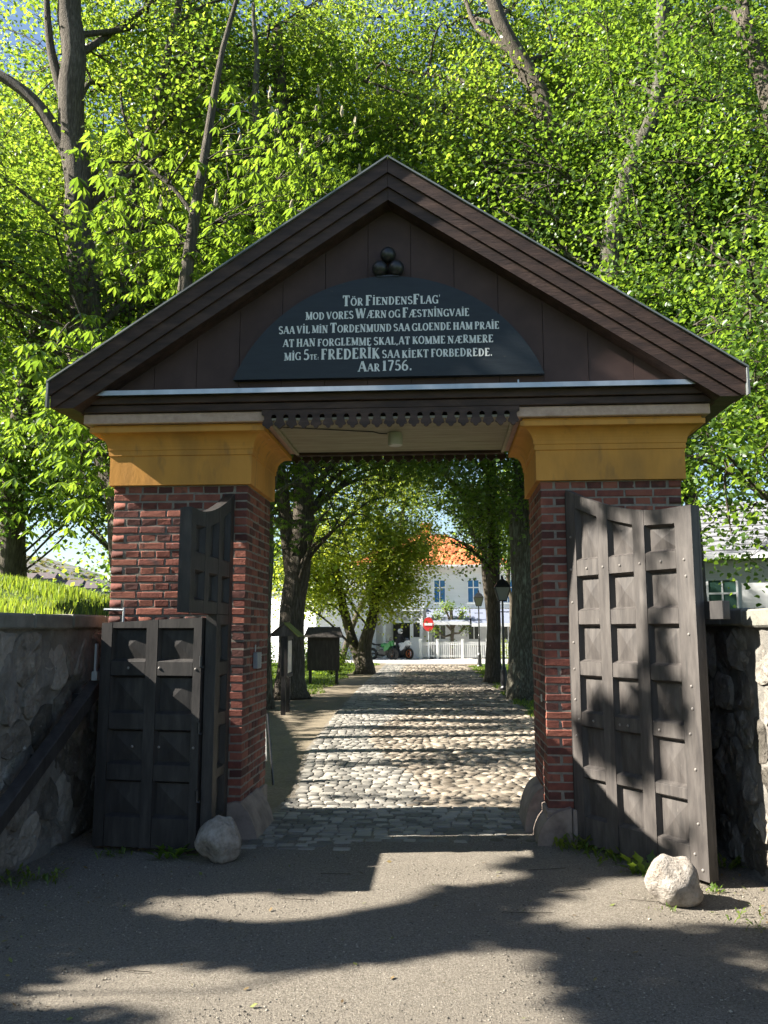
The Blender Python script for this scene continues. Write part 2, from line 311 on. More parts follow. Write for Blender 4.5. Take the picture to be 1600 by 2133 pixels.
def course(pi, origin, dirv, rz, W, z, kind, inset0, inset1, seen):
    a, b_ = inset0, W-inset1; L = 0.235 if kind == 's' else 0.112; j = 0.013
    n = max(1, round((b_-a+j)/(L+j))); Lr = (b_-a+j)/n-j
    for k in range(n):
        t = a+k*(Lr+j)+Lr/2; p = Vector(origin)+Vector(dirv)*t; p.z = z
        nrm = Vector((math.sin(rz), -math.cos(rz), 0)); vw = camv-p; sz = Lr*BH*max(0, nrm.dot(vw.normalized()))/vw.length_squared
        vis = seen(p) if callable(seen) else seen
        bricks.append((pi, p, rz, kind, random.randrange(5), Lr/L, sz if vis else 0))
for pi, (x0, x1) in enumerate(PIL):
    W = x1-x0
    for c in range(NB):
        z = 0.32+CR*c+CR/2+random.uniform(-0.001, 0.001); e = c % 2 == 0; q = 0.123
        k1, k2 = ('s', 'h') if e else ('h', 's'); i1, i2 = (0, q) if e else (q, 0)
        if pi == 0: fs = lambda p: (p.x < -1.95 and p.z > 1.85) or p.x > -1.79
        else: fs = lambda p: p.z > 2.72 or p.x < 1.06
        course(pi, (x0, 0, 0), (1, 0, 0), 0, W, z, k1, i1, i1, fs)                     # front
        course(pi, (x1, 0, 0), (0, 1, 0), R(90), PD, z, k2, i2, i2, pi == 0)           # +x side
        course(pi, (x1, PD, 0), (-1, 0, 0), R(180), W, z, k1, i1, i1, False)           # rear
        course(pi, (x0, PD, 0), (0, -1, 0), R(-90), PD, z, k2, i2, i2, pi == 1)        # -x side
order = sorted(range(len(bricks)), key=lambda i: -bricks[i][6]); single = set(order[:300])
for pi, (x0, x1) in enumerate(PIL):
    b = MB(); g = 0.0042; b.box(x0+g, g, 0.30, x1-g, PD-g, 2.965)
    pil = b.build('pillar', M['mortar'], gate)
    rest = [i for i in range(len(bricks)) if bricks[i][0] == pi and i not in single]
    Vs = []; Fs = []; off = 0
    for i in range(len(bricks)):
        if bricks[i][0] != pi: continue
        _, p, rz, kind, q, sx, _s = bricks[i]
        dz = random.uniform(-0.003, 0.003); rough = random.uniform(-0.0025, 0.002)
        rm = Matrix.Rotation(rz, 3, 'Z'); pp = p + rm @ Vector((0, rough, 0))
        if i in single:
            o = link(BM[kind, q][1], 'brick', pil); o.location = pp; o.rotation_euler = (random.uniform(-0.006, 0.006), random.uniform(-0.008, 0.008), rz); o.scale = (sx, 1, 1)
        else:
            v = np.array(BM[kind, q][0].v)*np.array([sx, 1, 1]); v = v @ np.array(rm).T + np.array(pp); Vs.append(v)
            Fs.append(np.array(BM[kind, q][0].f)+off); off += len(v)
    link(npmesh('brickwork', np.concatenate(Vs), np.concatenate(Fs), M['brick']), 'brickwork', pil, kind='stuff')
    # plinth, capital mouldings and slab
    b = MB(); b.box(x0-0.02, -0.025, GZ-0.02, x1+0.02, PD+0.02, 0.318, ch=0.01); b.build('plinth', M['plinth'], gate)
    prof = [(0.0, 2.961), (0.035, 2.963), (0.035, 3.215), (0.045, 3.22), (0.045, 3.262), (0.052, 3.268)]
    for k in range(1, 9):
        t = k/8*math.pi/2; prof.append((0.052+0.108*(1-math.cos(t)), 3.268+0.125*math.sin(t)))
    prof += [(0.172, 3.398), (0.172, 3.438), (0.150, 3.444), (0.150, 3.463), (0.0, 3.464)]
    v = []; f = []
    for p, z in prof: v += [(x0-p, -p, z), (x1+p, -p, z), (x1+p, PD+p, z), (x0-p, PD+p, z)]
    for i in range(len(prof)-1):
        for k in range(4): f.append((i*4+k, i*4+(k+1) % 4, (i+1)*4+(k+1) % 4, (i+1)*4+k))
    f.append(tuple(range(3, -1, -1))); f.append(tuple(4*len(prof)-4+k for k in range(4)))
    MB().add(v, f).build('capital', M['ochre'], gate)
    b = MB(); b.box(x0-0.215, -0.205, 3.466, x1+0.205, PD+0.2, 3.551, ch=0.006); b.build('capital_slab', M['slab'], gate)
# wheel guard stones at the foot of the pillars, on the passage side
b = MB(); b.prism([(-1.87, GZ-.01), (-1.50, GZ-.01), (-1.53, .16), (-1.585, .27), (-1.65, .345), (-1.70, .35), (-1.87, .31)], -0.05, 0.62)
b.build('guard_stone', M['plinth'], gate)
def arcpoly(xr, r1, h): return [(xr, GZ-.01)]+[(xr, GZ+h)]+[(xr-r1*math.sin(t*math.pi/2/8), GZ-.01+(h)*math.cos(t*math.pi/2/8)) for t in range(1, 9)]
b = MB(); b.prism(arcpoly(0.835, 0.17, 0.37)[::-1], 0.36, 0.93); b.build('guard_stone', M['plinth'], gate)
b = MB(); b.prism(arcpoly(0.99, 0.27, 0.285)[::-1], -0.07, 0.33); b.build('guard_stone', M['plinth'], gate)
b = MB(); b.box(1.0, -0.06, GZ-.01, 1.10, 0.0-.026, 0.33, ch=0.008); b.build('guard_block', M['plinth'], gate)
# beam boards, flashing
SL = 1.88/2.82
for nm, z0, z1, y0, xa, xb in (('beam_board', 3.556, 3.617, -0.235, -3.035, 2.175), ('beam_board', 3.621, 3.690, -0.265, -3.02, 2.13)):
    b = MB(); b.box(xa, y0, z0, xb, -0.06, z1, ch=0.004); b.build(nm, M['brown'], gate)
    b = MB(); b.box(xa, 1.03, z0, xb, -y0+0.95, z1, ch=0.004); b.build(nm, M['brown'], gate)
b = MB(); b.box(-2.975, -0.335, 3.692, 2.085, -0.19, 3.700); b.box(-2.975, -0.340, 3.676, 2.085, -0.336, 3.716)
b.box(0.62, -0.345, 3.674, 0.632, -0.3355, 3.74); b.build('flashing', M['zinc'], gate)
# raking boards
def clipz(poly, zmin):
    out = []
    for i in range(len(poly)):
        a, c = poly[i], poly[(i+1) % len(poly)]
        if a[1] >= zmin: out.append(a)
        if (a[1] >= zmin) != (c[1] >= zmin):
            t = (zmin-a[1])/(c[1]-a[1]); out.append((a[0]+(c[0]-a[0])*t, zmin))
    return out
def rake(side, t0, t1, hw=2.82, top=5.66, zmin=3.56, g=0.0015):
    p = [(XC+side*g, top-t0-SL*g), (XC+side*g, top-t1-SL*g), (XC+side*hw, top-SL*hw-t1), (XC+side*hw, top-SL*hw-t0)]
    p = clipz(p, zmin); return p if side < 0 else p[::-1]
def ccw(p):
    a = sum(p[i][0]*p[(i+1) % len(p)][1]-p[(i+1) % len(p)][0]*p[i][1] for i in range(len(p)))
    return p if a > 0 else p[::-1]
for side in (-1, 1):
    for t0, t1, y in ((0.004, 0.122, -0.430), (0.124, 0.238, -0.405), (0.240, 0.345, -0.380)):
        b = MB(); b.prism(ccw(rake(side, t0, t1)), y, -0.19); o = b.build('rake_board', M['brown'], gate)
        b = MB(); b.prism(ccw(rake(side, t0, t1)), 1.20, 1.42-y-0.43); b.build('rake_board', M['brown'], gate)
    b = MB(); b.prism(ccw(rake(side, 0.006, 0.330, 2.80)), -0.188, 1.19); b.build('roof_soffit', M['brown'], gate)
    b = MB(); b.prism(ccw(rake(side, -0.016, 0.0, 2.84)), -0.455, 1.46); b.build('roof_sheet', M['roofmetal'], gate)
    xe = XC+side*2.824; b = MB(); b.box(min(xe, xe+side*0.016), -0.452, 3.555, max(xe, xe+side*0.016), -0.40, 3.772); b.build('roof_end_cap', M['roofmetal'], gate)
# tympanum boards
edges = [XC+0.366*(k-0.5) for k in range(-7, 9)]
def ztop(x): return 5.335-SL*abs(x-XC)
def zbot(x): return 3.692
for i in range(len(edges)-1):
    a, c = edges[i]+0.002, edges[i+1]-0.002
    lim = (5.335-3.70)/SL
    a = max(a, XC-lim); c = min(c, XC+lim)
    if c <= a: continue
    p = [(a, 3.692), (c, 3.692), (c, max(ztop(c), 3.693))]
    if a < XC < c: p.append((XC, ztop(XC)))
    p.append((a, max(ztop(a), 3.693)))
    b = MB(); b.prism(p, -0.196-0.003*(i % 2), -0.16); b.build('gable_panel', M['panel'], gate)
b = MB(); b.prism(ccw([(XC-2.5, 3.70), (XC+2.5, 3.70), (XC, 5.34)]), -0.158, -0.14); b.build('gable_backing', M['dark'], gate)
b = MB(); b.prism(ccw([(XC-2.5, 3.70), (XC+2.5, 3.70), (XC, 5.34)]), 1.10, 1.14); b.build('rear_gable', M['panel'], gate)
# inscription board
bx0, bx1, bz, bh = -1.745, 0.850, 3.812, 0.878; cx = (bx0+bx1)/2; hw = (bx1-bx0)/2; RR = (hw*hw+bh*bh)/(2*bh)
a0 = math.asin(hw/RR)
poly = [(cx+RR*math.sin(a0-2*a0*k/40), bz+bh-RR+RR*math.cos(a0-2*a0*k/40)) for k in range(41)]
b = MB(); b.prism(ccw(poly), -0.262, -0.205); board = b.build('inscription_board', M['signblack'], gate)
for x, z in ((-0.507, 4.758), (-0.367, 4.758), (-0.437, 4.878)):
    b = MB(); b.lathe([(0.067*math.sin(math.pi*k/12)+1e-4, -0.067*math.cos(math.pi*k/12)) for k in range(13)], (x, -0.262, z), 20)
    b.build('cannonball', M['iron'], gate, smooth=True)
b = MB(); b.box(-0.53, -0.27, 4.683, -0.345, -0.20, 4.697); b.build('ball_shelf', M['iron'], gate)
# --- lettering: strokes, thick stems, thin bars and small serifs
def arc(cx_, cz, rx, rz, a, b_, n=10): return [(cx_+rx*math.cos(R(a+(b_-a)*k/n)), cz+rz*math.sin(R(a+(b_-a)*k/n))) for k in range(n+1)]
TK, TN = 0.17, 0.075
def S(*p, w=TK): return (list(p), w)
def sf(x, z, h=0.16): return ([(x-h, z), (x+h, z)], 0.06)
def V_(x, s0=True, s1=True, w=TK): return [([(x, 0), (x, 1)], w)]+([sf(x, 0.03)] if s0 else [])+([sf(x, 0.97)] if s1 else [])
G = {
 'A': (0.78, [S((0.08, 0), (0.37, 1), w=TN), S((0.40, 1), (0.70, 0)), S((0.20, 0.33), (0.58, 0.33), w=TN), sf(0.08, 0.03, 0.11), sf(0.70, 0.03, 0.13)]),
 'B': (0.66, V_(0.16, False, False)+[S(*([(0.08, 0.97), (0.32, 0.97)]+arc(0.32, 0.75, 0.2, 0.22, 90, -90)+[(0.16, 0.53)]), w=0.09), S(*([(0.32, 0.53)]+arc(0.34, 0.28, 0.24, 0.25, 90, -90)+[(0.08, 0.03)]), w=0.11)]),
 'D': (0.78, V_(0.18, False, False)+[S(*([(0.06, 0.97), (0.3, 0.97)]+arc(0.3, 0.5, 0.36, 0.47, 90, -90, 12)+[(0.06, 0.03)]), w=0.11)]),
 'E': (0.66, V_(0.18, False, False)+[S((0.05, 0.96), (0.58, 0.96), w=TN), S((0.05, 0.04), (0.60, 0.04), w=TN), S((0.2, 0.52), (0.48, 0.52), w=TN), S((0.57, 1.0), (0.57, 0.80), w=0.06), S((0.59, 0.0), (0.59, 0.22), w=0.06)]),
 'F': (0.62, V_(0.18, True, False)+[S((0.05, 0.96), (0.56, 0.96), w=TN), S((0.2, 0.52), (0.46, 0.52), w=TN), S((0.55, 1.0), (0.55, 0.78), w=0.06)]),
 'G': (0.78, [S(*arc(0.42, 0.5, 0.33, 0.47, 50, 325, 14), w=0.12), S((0.68, 0.0), (0.68, 0.42), w=0.13), S((0.5, 0.42), (0.76, 0.42), w=0.06), S((0.66, 0.98), (0.66, 0.74), w=0.06)]),
 'H': (0.84, V_(0.18)+V_(0.66)+[S((0.18, 0.5), (0.66, 0.5), w=TN)]),
 'I': (0.36, V_(0.18)), 'i': (0.36, V_(0.18)+[S((0.18, 1.12), (0.18, 1.25), w=0.13)]),
 'K': (0.76, V_(0.18)+[S((0.60, 0.98), (0.25, 0.48), w=TN), S((0.30, 0.58), (0.66, 0.02)), sf(0.66, 0.03, 0.1), sf(0.6, 0.97, 0.1)]),
 'L': (0.62, V_(0.18, False)+[S((0.05, 0.04), (0.58, 0.04), w=TN), S((0.57, 0.0), (0.57, 0.24), w=0.06)]),
 'M': (0.98, V_(0.14, w=TN)+[S((0.16, 0.98), (0.48, 0.05)), S((0.48, 0.05), (0.80, 0.98), w=TN)]+V_(0.82)),
 'N': (0.84, V_(0.15, w=TN)+[S((0.14, 0.98), (0.68, 0.02))]+V_(0.68, False, True, TN)),
 'O': (0.80, [S(*arc(0.4, 0.5, 0.32, 0.46, 0, 360, 18), w=0.12)]),
 'P': (0.64, V_(0.18, True, False)+[S(*([(0.05, 0.97), (0.34, 0.97)]+arc(0.34, 0.72, 0.23, 0.25, 90, -90)+[(0.18, 0.47)]), w=0.10)]),
 'R': (0.74, V_(0.18, True, False)+[S(*([(0.05, 0.97), (0.34, 0.97)]+arc(0.34, 0.73, 0.22, 0.24, 90, -90)+[(0.18, 0.49)]), w=0.10), S((0.32, 0.49), (0.64, 0.02), w=0.14), sf(0.66, 0.03, 0.08)]),
 'S': (0.62, [S(*(arc(0.30, 0.74, 0.20, 0.23, 20, 230, 9)+arc(0.32, 0.26, 0.22, 0.23, 70, -160, 10)), w=0.12)]),
 'T': (0.72, V_(0.36, True, False)+[S((0.06, 0.96), (0.66, 0.96), w=TN), S((0.07, 1.0), (0.07, 0.76), w=0.06), S((0.65, 1.0), (0.65, 0.76), w=0.06)]),
 'U': (0.80, [S(*([(0.18, 1), (0.18, 0.3)]+arc(0.42, 0.3, 0.24, 0.27, 180, 360, 8)+[(0.66, 1)]), w=0.12), sf(0.18, 0.97), sf(0.66, 0.97)]),
 'V': (0.78, [S((0.10, 1), (0.39, 0.02)), S((0.40, 0.02), (0.68, 1), w=TN), sf(0.10, 0.97, 0.12), sf(0.68, 0.97, 0.1)]),
 'W': (1.12, [S((0.10, 1), (0.34, 0.02)), S((0.35, 0.02), (0.56, 1), w=TN), S((0.55, 1), (0.78, 0.02)), S((0.79, 0.02), (1.02, 1), w=TN), sf(0.10, 0.97, 0.12), sf(1.0, 0.97, 0.1)]),
 '1': (0.40, V_(0.2, True, False)+[S((0.2, 0.98), (0.06, 0.85), w=TN)]),
 '5': (0.60, [S((0.50, 0.95), (0.18, 0.95), w=0.10), S((0.18, 0.95), (0.14, 0.55), w=TN), S(*arc(0.28, 0.32, 0.24, 0.28, 120, -140, 12), w=0.12)]),
 '6': (0.62, [S(*arc(0.30, 0.29, 0.22, 0.26, 0, 360, 14), w=0.12), S(*arc(0.50, 0.40, 0.42, 0.58, 95, 180, 7), w=0.10)]),
 '7': (0.58, [S((0.06, 0.94), (0.54, 0.94), w=0.10), S((0.53, 0.94), (0.24, 0.0), w=0.13)]),
 '.': (0.26, [S((0.06, 0.07), (0.2, 0.07), w=0.14)]), ',': (0.26, [S((0.16, 0.12), (0.08, -0.12), w=0.11)]),
 ':': (0.26, [S((0.06, 0.12), (0.2, 0.12), w=0.12), S((0.06, 0.42), (0.2, 0.42), w=0.12)]), '=': (0.46, [S((0.06, 0.1), (0.40, 0.1), w=0.06), S((0.06, 0.25), (0.40, 0.25), w=0.06)]),
 "'": (0.2, [S((0.1, 1.1), (0.1, 0.85), w=0.06)]), ' ': (0.17, []),
}
G['Ö'] = (G['O'][0], G['O'][1]+[S((0.22, 1.14), (0.34, 1.14), w=0.12), S((0.46, 1.14), (0.58, 1.14), w=0.12)])
G['Æ'] = (1.10, [S((0.06, 0), (0.50, 1), w=TN), S((0.22, 0.33), (0.52, 0.33), w=TN), sf(0.06, 0.03, 0.09)]+[([(x+0.44, z) for x, z in p], ww) for p, ww in G['E'][1]])
def write_line(toks, x0, x1, z0, h, y=-0.2635, jr=random.Random(3)):
    """toks: (character, relative height)"""
    adv = sum((G[c][0]+0.07)*k for c, k in toks); sx = (x1-x0)/(adv*h); b = MB(); x = 0; lay = 0
    for c, k in toks:
        jz, jk = jr.uniform(-0.035, 0.035), jr.uniform(0.96, 1.05)
        for pts, wd in G[c][1]:
            lay += 1; yy = y-0.0001*(lay % 9)
            P = [Vector((x0+(x+p[0]*k)*h*sx, 0, z0+(p[1]*jk+jz)*k*h)) for p in pts]; hw_ = wd*h*k/2*1.35
            closed = (P[0]-P[-1]).length < 1e-5 and len(P) > 3; n = len(P); lft = []; rgt = []
            for i in range(n):
                a = P[i-1] if i > 0 else (P[-2] if closed else P[0]); c2 = P[i+1] if i < n-1 else (P[1] if closed else P[-1])
                d = (c2-a).normalized(); nn = Vector((-d.z, 0, d.x))
                # stems are thick where a stroke runs upright, thin where it runs level
                wk = hw_*(0.62+0.5*abs(d.z)) if n > 3 else hw_
                lft.append((P[i]+nn*wk)); rgt.append((P[i]-nn*wk))
            v = [(q.x, yy, q.z) for q in lft]+[(q.x, yy, q.z) for q in rgt]
            b.add(v, [(i, n+i, n+i+1, i+1) for i in range(n-1)])
        x += (G[c][0]+0.07)*k
    return b.build('lettering', M['letter'], board)
def T(s_):
    out = []; big = 1.0; small = 0.74
    mode = small; i = 0
    while i < len(s_):
        c = s_[i]
        if c == '^': out.append((s_[i+1], big)); i += 2; continue
        if c == '~': out.append((s_[i+1], 0.5)); i += 2; continue
        out.append((c, small)); i += 1
    return out
write_line(T("^TÖR ^FiENDENS^FLAG'"), -0.822, 0.006, 4.436, 0.092)
write_line(T("MOD VORES ^WÆRN OG ^FÆSTNiNGVAiE"), -1.135, 0.245, 4.322, 0.088)
write_line(T("SAA ViL MiN ^TORDENMUND SAA GLOENDE HAM PRAiE"), -1.362, 0.490, 4.203, 0.088)
write_line(T("AT HAN FORGLEMME SKAL,AT KOMME NÆRMERE"), -1.325, 0.440, 4.088, 0.088)
write_line(T("MiG ^5~T~E~: ^F^R^E^D^E^R^i^K SAA KiEKT FORBEDREDE."), -1.312, 0.430, 3.972, 0.090)
write_line(T("^AAR ^1^7^5^6^."), -0.688, -0.232, 3.862, 0.088)
# --- scalloped valances
def valance(x0, x1, z1, y0, y1, n, m):
    p = (x1-x0)/n; b = MB(); b.box(x0, y0, z1-0.040, x1, y1, z1)
    for k in range(n):
        xa = x0+k*p; m_ = xa+p/2
        h = [(0.008, -0.0401), (0.018, -0.048), (0.0225, -0.062), (0.0215, -0.080), (0.016, -0.096), (0.008, -0.110), (0.0045, -0.120), (0.009, -0.130), (0.018, -0.134), (0.028, -0.137), (0.034, -0.151), (p/2-0.006, -0.159)]
        b.prism(ccw([(xa+x, z1+z) for x, z in h]+[(xa+p-x, z1+z) for x, z in h[::-1]]), y0, y1)
    return b.build('scalloped_valance', m, gate)
valance(-1.500, 0.640, 3.553, -0.236, -0.212, 21, M['brown'])
valance(-1.500, 0.640, 3.540, 1.175, 1.199, 21, M['brown'])
b = MB(); b.box(-1.44, -0.12, 3.505, 0.61, -0.06, 3.552); b.box(-1.44, 1.09, 3.44, 0.61, 1.17, 3.552); b.build('lintel_beam', M['brown'], gate)
for k in range(9):
    y = -0.205+k*0.152; b = MB(); b.box(-1.444, y, 3.468+0.001*(k % 2), 0.614, y+0.149, 3.49, ch=0.002); b.build('ceiling_plank', M['ceilwood'], gate)
for xa in (-1.441, 0.575):
    b = MB(); b.box(xa, -0.19, 3.440, xa+0.035, 1.08, 3.466, ch=0.004); b.build('ceiling_trim', M['ceilwood'], gate)
b = MB(); b.lathe([(0.055, 0), (0.064, 0.006), (0.066, 0.07), (0.060, 0.115)], (-0.41, 0.30, 3.35), 24); b.build('ceiling_lamp', M['lampwhite'], gate, smooth=False)
b = MB(); b.tube([(-1.43, -0.02, 3.461), (-0.60, 0.22, 3.461), (-0.55, 0.29, 3.461), (-0.48, 0.30, 3.461)], 0.005, 5); b.build('lamp_cable', M['iron'], gate)
# ------------------------------------------------------------------ door leaves
def leaf(name, mtx, W, cols, rows, zb, ztopf, holes_top=True, t=0.085, xclip=None, studs=(), m=None, label=None, pm=None):
    m = m or M['doorwood']; fr = MB(); xs = [0]+[c for p in cols for c in p]+[W]
    def bx(x0, z0, x1, z1, y0=0, y1=None):
        fr.box(x0, y0, z0, x1, t-0.022 if y1 is None else y1, z1, mtx, ch=0.003)
    # stiles
    for i in range(0, len(xs), 2):
        x0, x1 = xs[i], xs[i+1]; zt0, zt1 = ztopf(x0), ztopf(x1)
        fr.prism([(x0, zb), (x1-0.001, zb), (x1-0.001, zt1), (x0, zt0)], 0.0, t-0.022, mtx)
    parent = None; P = []
    for (x0, x1) in cols:
        for r_, (z1, z0) in enumerate(rows):
            if z1 is None: za, zc = ztopf(x0)-0.115, ztopf(x1)-0.115
            else: za = zc = z1
            P.append((x0, x1, z0, za, zc))
        zs = sorted([(z0, None) for _, z0 in rows]); rr = sorted(rows, key=lambda q: q[1])
        # rails, from the bottom up
        bx(x0+0.001, zb, x1-0.001, rr[0][1], 0.0015)
        for a, c in zip(rr[:-1], rr[1:]): bx(x0+0.001, a[0], x1-0.001, c[1], 0.0015)
        n = 6; top = rr[-1][0]
        for k in range(n):
            u0, u1 = x0+0.001+(x1-x0-0.002)*k/n, x0+0.001+(x1-x0-0.002)*(k+1)/n
            l0 = (ztopf(x0)-0.115)+(ztopf(x1)-ztopf(x0))*k/n if top is None else top; l1 = (ztopf(x0)-0.115)+(ztopf(x1)-ztopf(x0))*(k+1)/n if top is None else top
            fr.prism([(u0, l0), (u1, l1), (u1, ztopf(u1)), (u0, ztopf(u0))], 0.0015, t-0.022, mtx)
    # solid back
    n = 10; pts = [(W, zb), ]+[(W-W*k/n, ztopf(W-W*k/n)-0.004) for k in range(n+1)]+[(0, zb)]
    fr.prism(ccw(pts), t-0.0215, t, mtx)
    o = fr.build(name, m, gate)
    if label: o['label'] = label
    for (x0, x1, z0, za, zc) in P:
        b = MB(); d = 0.044; e = 0.018; q = 0.010
        x0 += 0.0015; x1 -= 0.0015; z0 += 0.0015; za -= 0.0015; zc -= 0.0015
        v = [(x0, 0.004, z0), (x1, 0.004, z0), (x1, 0.004, zc), (x0, 0.004, za),
             (x0+e, d, z0+e), (x1-e, d, z0+e), (x1-e, d, zc-e), (x0+e, d, za-e),
             (x0+e+q, d-.001, z0+e+q), (x1-e-q, d-.001, z0+e+q), (x1-e-q, d-.001, zc-e-q), (x0+e+q, d-.001, za-e-q),
             ((x0+x1)/2, 0.030, (z0+(za+zc)/2)/2), (x0, .055, z0), (x1, .055, z0), (x1, .055, zc), (x0, .055, za)]
        f = [(0, 1, 5, 4), (1, 2, 6, 5), (2, 3, 7, 6), (3, 0, 4, 7), (4, 5, 9, 8), (5, 6, 10, 9), (6, 7, 11, 10), (7, 4, 8, 11),
             (8, 9, 12), (9, 10, 12), (10, 11, 12), (11, 8, 12), (0, 13, 14, 1), (1, 14, 15, 2), (2, 15, 16, 3), (3, 16, 13, 0)]
        b.add([mtx @ Vector(p) for p in v], f); b.build('door_panel', pm or m, o)
    for x, z in studs:
        b = MB(); b.lathe([(0.011, 0), (0.009, 0.005), (0.004, 0.008)], (0, 0, 0), 8)
        b.v = [tuple(mtx @ Vector((x+q[0], -q[2], z+q[1]))) for q in b.v]; b.build('door_stud', M['stud'], o)
    return o
def frame(org, X, Y):
    X = Vector((*X, 0)).normalized(); Y = Vector((*Y, 0)).normalized()
    return Matrix(((X.x, Y.x, 0, org[0]), (X.y, Y.y, 0, org[1]), (0, 0, 1, 0), (0, 0, 0, 1)))
rowsR = [(None, 2.285), (2.157, 1.883), (1.772, 1.480), (1.375, 1.086), (0.985, 0.665), (0.592, 0.295)]
tR = lambda x: 2.592+0.285*max(0.0, 1-x/1.02)**1.7
colsR = ((0.105, 0.350), (0.462, 0.720), (0.835, 1.120))
mR = frame((1.02, -0.04), (0.551, -0.835), (0.835, 0.551))
studsR = [(x, 2.215) for x in (0.04, 0.22, 0.40, 0.58, 0.78, 0.98, 1.19)]+[(x, 1.03) for x in (0.08, 0.24, 0.52, 0.60, 0.90, 1.17)]+[(0.045, z) for z in (2.48, 1.95, 1.63, 1.42, 1.18, 0.90)]+[(1.20, z) for z in (2.1, 1.7, 1.35, 1.2, 0.8, 0.45)]+[(1.16, .25), (1.22, .16)]
leafR = leaf('door_leaf', mR, 1.27, colsR, rowsR, 0.095, tR, studs=studsR, label='open right door leaf of weathered grey black wood, lit by the sun')
b = MB(); b.box(-0.022, 0.01, 0.10, -0.002, 0.075, tR(0)-0.02, mR); b.build('door_edge_strip', M['doorblack'], leafR)
b = MB(); b.box(1.13, 0.087, 1.80, 1.42, 0.16, 1.925, mR, ch=0.004); b.build('bolt_block', M['doorblack'], leafR)
# left leaf: the whole top and one upright strip, the wicket is cut out of it
LW = 1.20; mL = frame((-1.76, -0.04-LW), (0, 1), (-1, 0))      # local x runs to the hinge
tL = lambda x: tR(LW-x)
mir = lambda a, c: (LW-c, LW-a)
colsL = tuple(sorted(mir(a, min(c, 1.085)) for a, c in colsR))
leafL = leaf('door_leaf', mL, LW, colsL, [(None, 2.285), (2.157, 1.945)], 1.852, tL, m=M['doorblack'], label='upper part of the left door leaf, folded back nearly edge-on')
c1 = mir(0.110, 0.345); SW = 0.47
mS = mL @ Matrix.Translation((LW-SW, 0, 0))
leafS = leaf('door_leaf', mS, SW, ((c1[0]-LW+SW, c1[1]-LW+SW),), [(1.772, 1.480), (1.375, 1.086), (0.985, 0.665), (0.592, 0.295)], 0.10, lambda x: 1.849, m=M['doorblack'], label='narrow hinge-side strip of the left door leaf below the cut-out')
mW = frame((-2.70, -0.45), (0.993, -0.118), (0.118, 0.993))
tW = lambda x: 1.785+0.042*x/0.843
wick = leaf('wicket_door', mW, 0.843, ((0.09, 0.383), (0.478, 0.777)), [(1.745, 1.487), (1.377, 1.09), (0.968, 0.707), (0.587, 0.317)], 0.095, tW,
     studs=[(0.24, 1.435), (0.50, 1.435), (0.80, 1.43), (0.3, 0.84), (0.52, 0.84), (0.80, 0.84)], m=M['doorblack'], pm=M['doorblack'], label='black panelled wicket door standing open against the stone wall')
b = MB()
for z in (0.45, 0.95, 1.45): b.tube([(-1.84, -0.55, z), (-1.865, -0.555, z), (-1.865, -0.555, z+0.08)], 0.012, 6)
b.build('hinge', M['iron'], wick)
# small fittings on the brickwork
it = MB(); it.box(-1.657, 0.33, 1.395, -1.618, 0.50, 1.535, ch=0.004); ic = it.build('intercom', M['steel'], gate)
for k in range(5):
    b = MB(); b.box(-1.6175, 0.455, 1.412+k*0.022, -1.613, 0.475, 1.424+k*0.022); b.build('call_button', M['lampwhite'], ic)
b = MB(); b.box(-1.656, 0.39, 1.54, -1.650, 0.41, 1.60); b.build('cable_cover', M['lampwhite'], gate)
b = MB(); b.box(0.8125, 0.23, 1.135, 0.8175, 0.30, 1.195); b.build('wall_plate', M['lampwhite'], gate)
b = MB(); b.tube([(-2.86, -0.03, 1.90), (-2.69, -0.045, 1.895)], 0.011, 8); b.tube([(-2.683, -0.045, 1.915), (-2.683, -0.05, 1.76)], 0.011, 8)
b.tube([(-2.80, -0.04, 1.898), (-2.80, 0.01, 1.898)], 0.010, 6); b.build('pipe_bracket', M['zinc'], gate)
# ================================================================== ground
def sheet(name, x0, y0, x1, y1, z, m, nx=2, ny=2, amp=0.0, f=1.0, label=None):
    X, Y = np.meshgrid(np.linspace(x0, x1, nx), np.linspace(y0, y1, ny)); P = np.stack([X.ravel(), Y.ravel(), np.zeros(nx*ny)], 1)
    P[:, 2] = z+(amp*vnoise(P, f, 3) if amp else 0)
    i = np.arange((nx-1)*(ny-1)); r_, c = i//(nx-1), i % (nx-1); a = r_*nx+c
    return link(npmesh(name, P, np.stack([a, a+1, a+nx+1, a+nx], 1), m, smooth=True), name, kind='structure')
sheet('ground', -900, -60, 900, 1600, GZ-0.07, M['turf'])
sheet('gravel_yard', -3.0, -9.5, 2.5, 0.30, GZ, M['gravel'], 140, 240, 0.006, 2.2)
sheet('lane_verge', -6.5, 0.30, 3.4, 36.0, GZ-0.014, M['sand'], 60, 200, 0.006, 1.2)
lane_l = lambda y: -1.62 if y < 1.6 else float(np.interp(y, [1.6, 5, 12, 20, 36], [-1.55, -1.95, -2.30, -2.55, -2.9]))
lane_r = lambda y: 0.80 if y < 1.1 else float(np.interp(y, [1.1, 4, 9.5, 16, 25, 36], [1.0, 1.55, 1.65, 1.5, 1.25, 1.05]))
ys = [-.1, .5, 1.1, 1.7, 3, 5, 8, 12, 16, 20, 25, 30, 36]
v = []; f = []
for y in ys: v += [(lane_l(y), y, GZ-0.004), (lane_r(y), y, GZ-0.004)]
for i in range(len(ys)-1): f.append((2*i, 2*i+1, 2*i+3, 2*i+2))
lane = MB().add(v, f).build('cobbled_lane', M['bed'], kind='structure')
sheet('road', -40, 36.05, 45, 44.2, GZ-0.004, M['road'])
sheet('forecourt_paving', -40, 44.25, 45, 46.5, GZ+0.002, M['asphalt'])
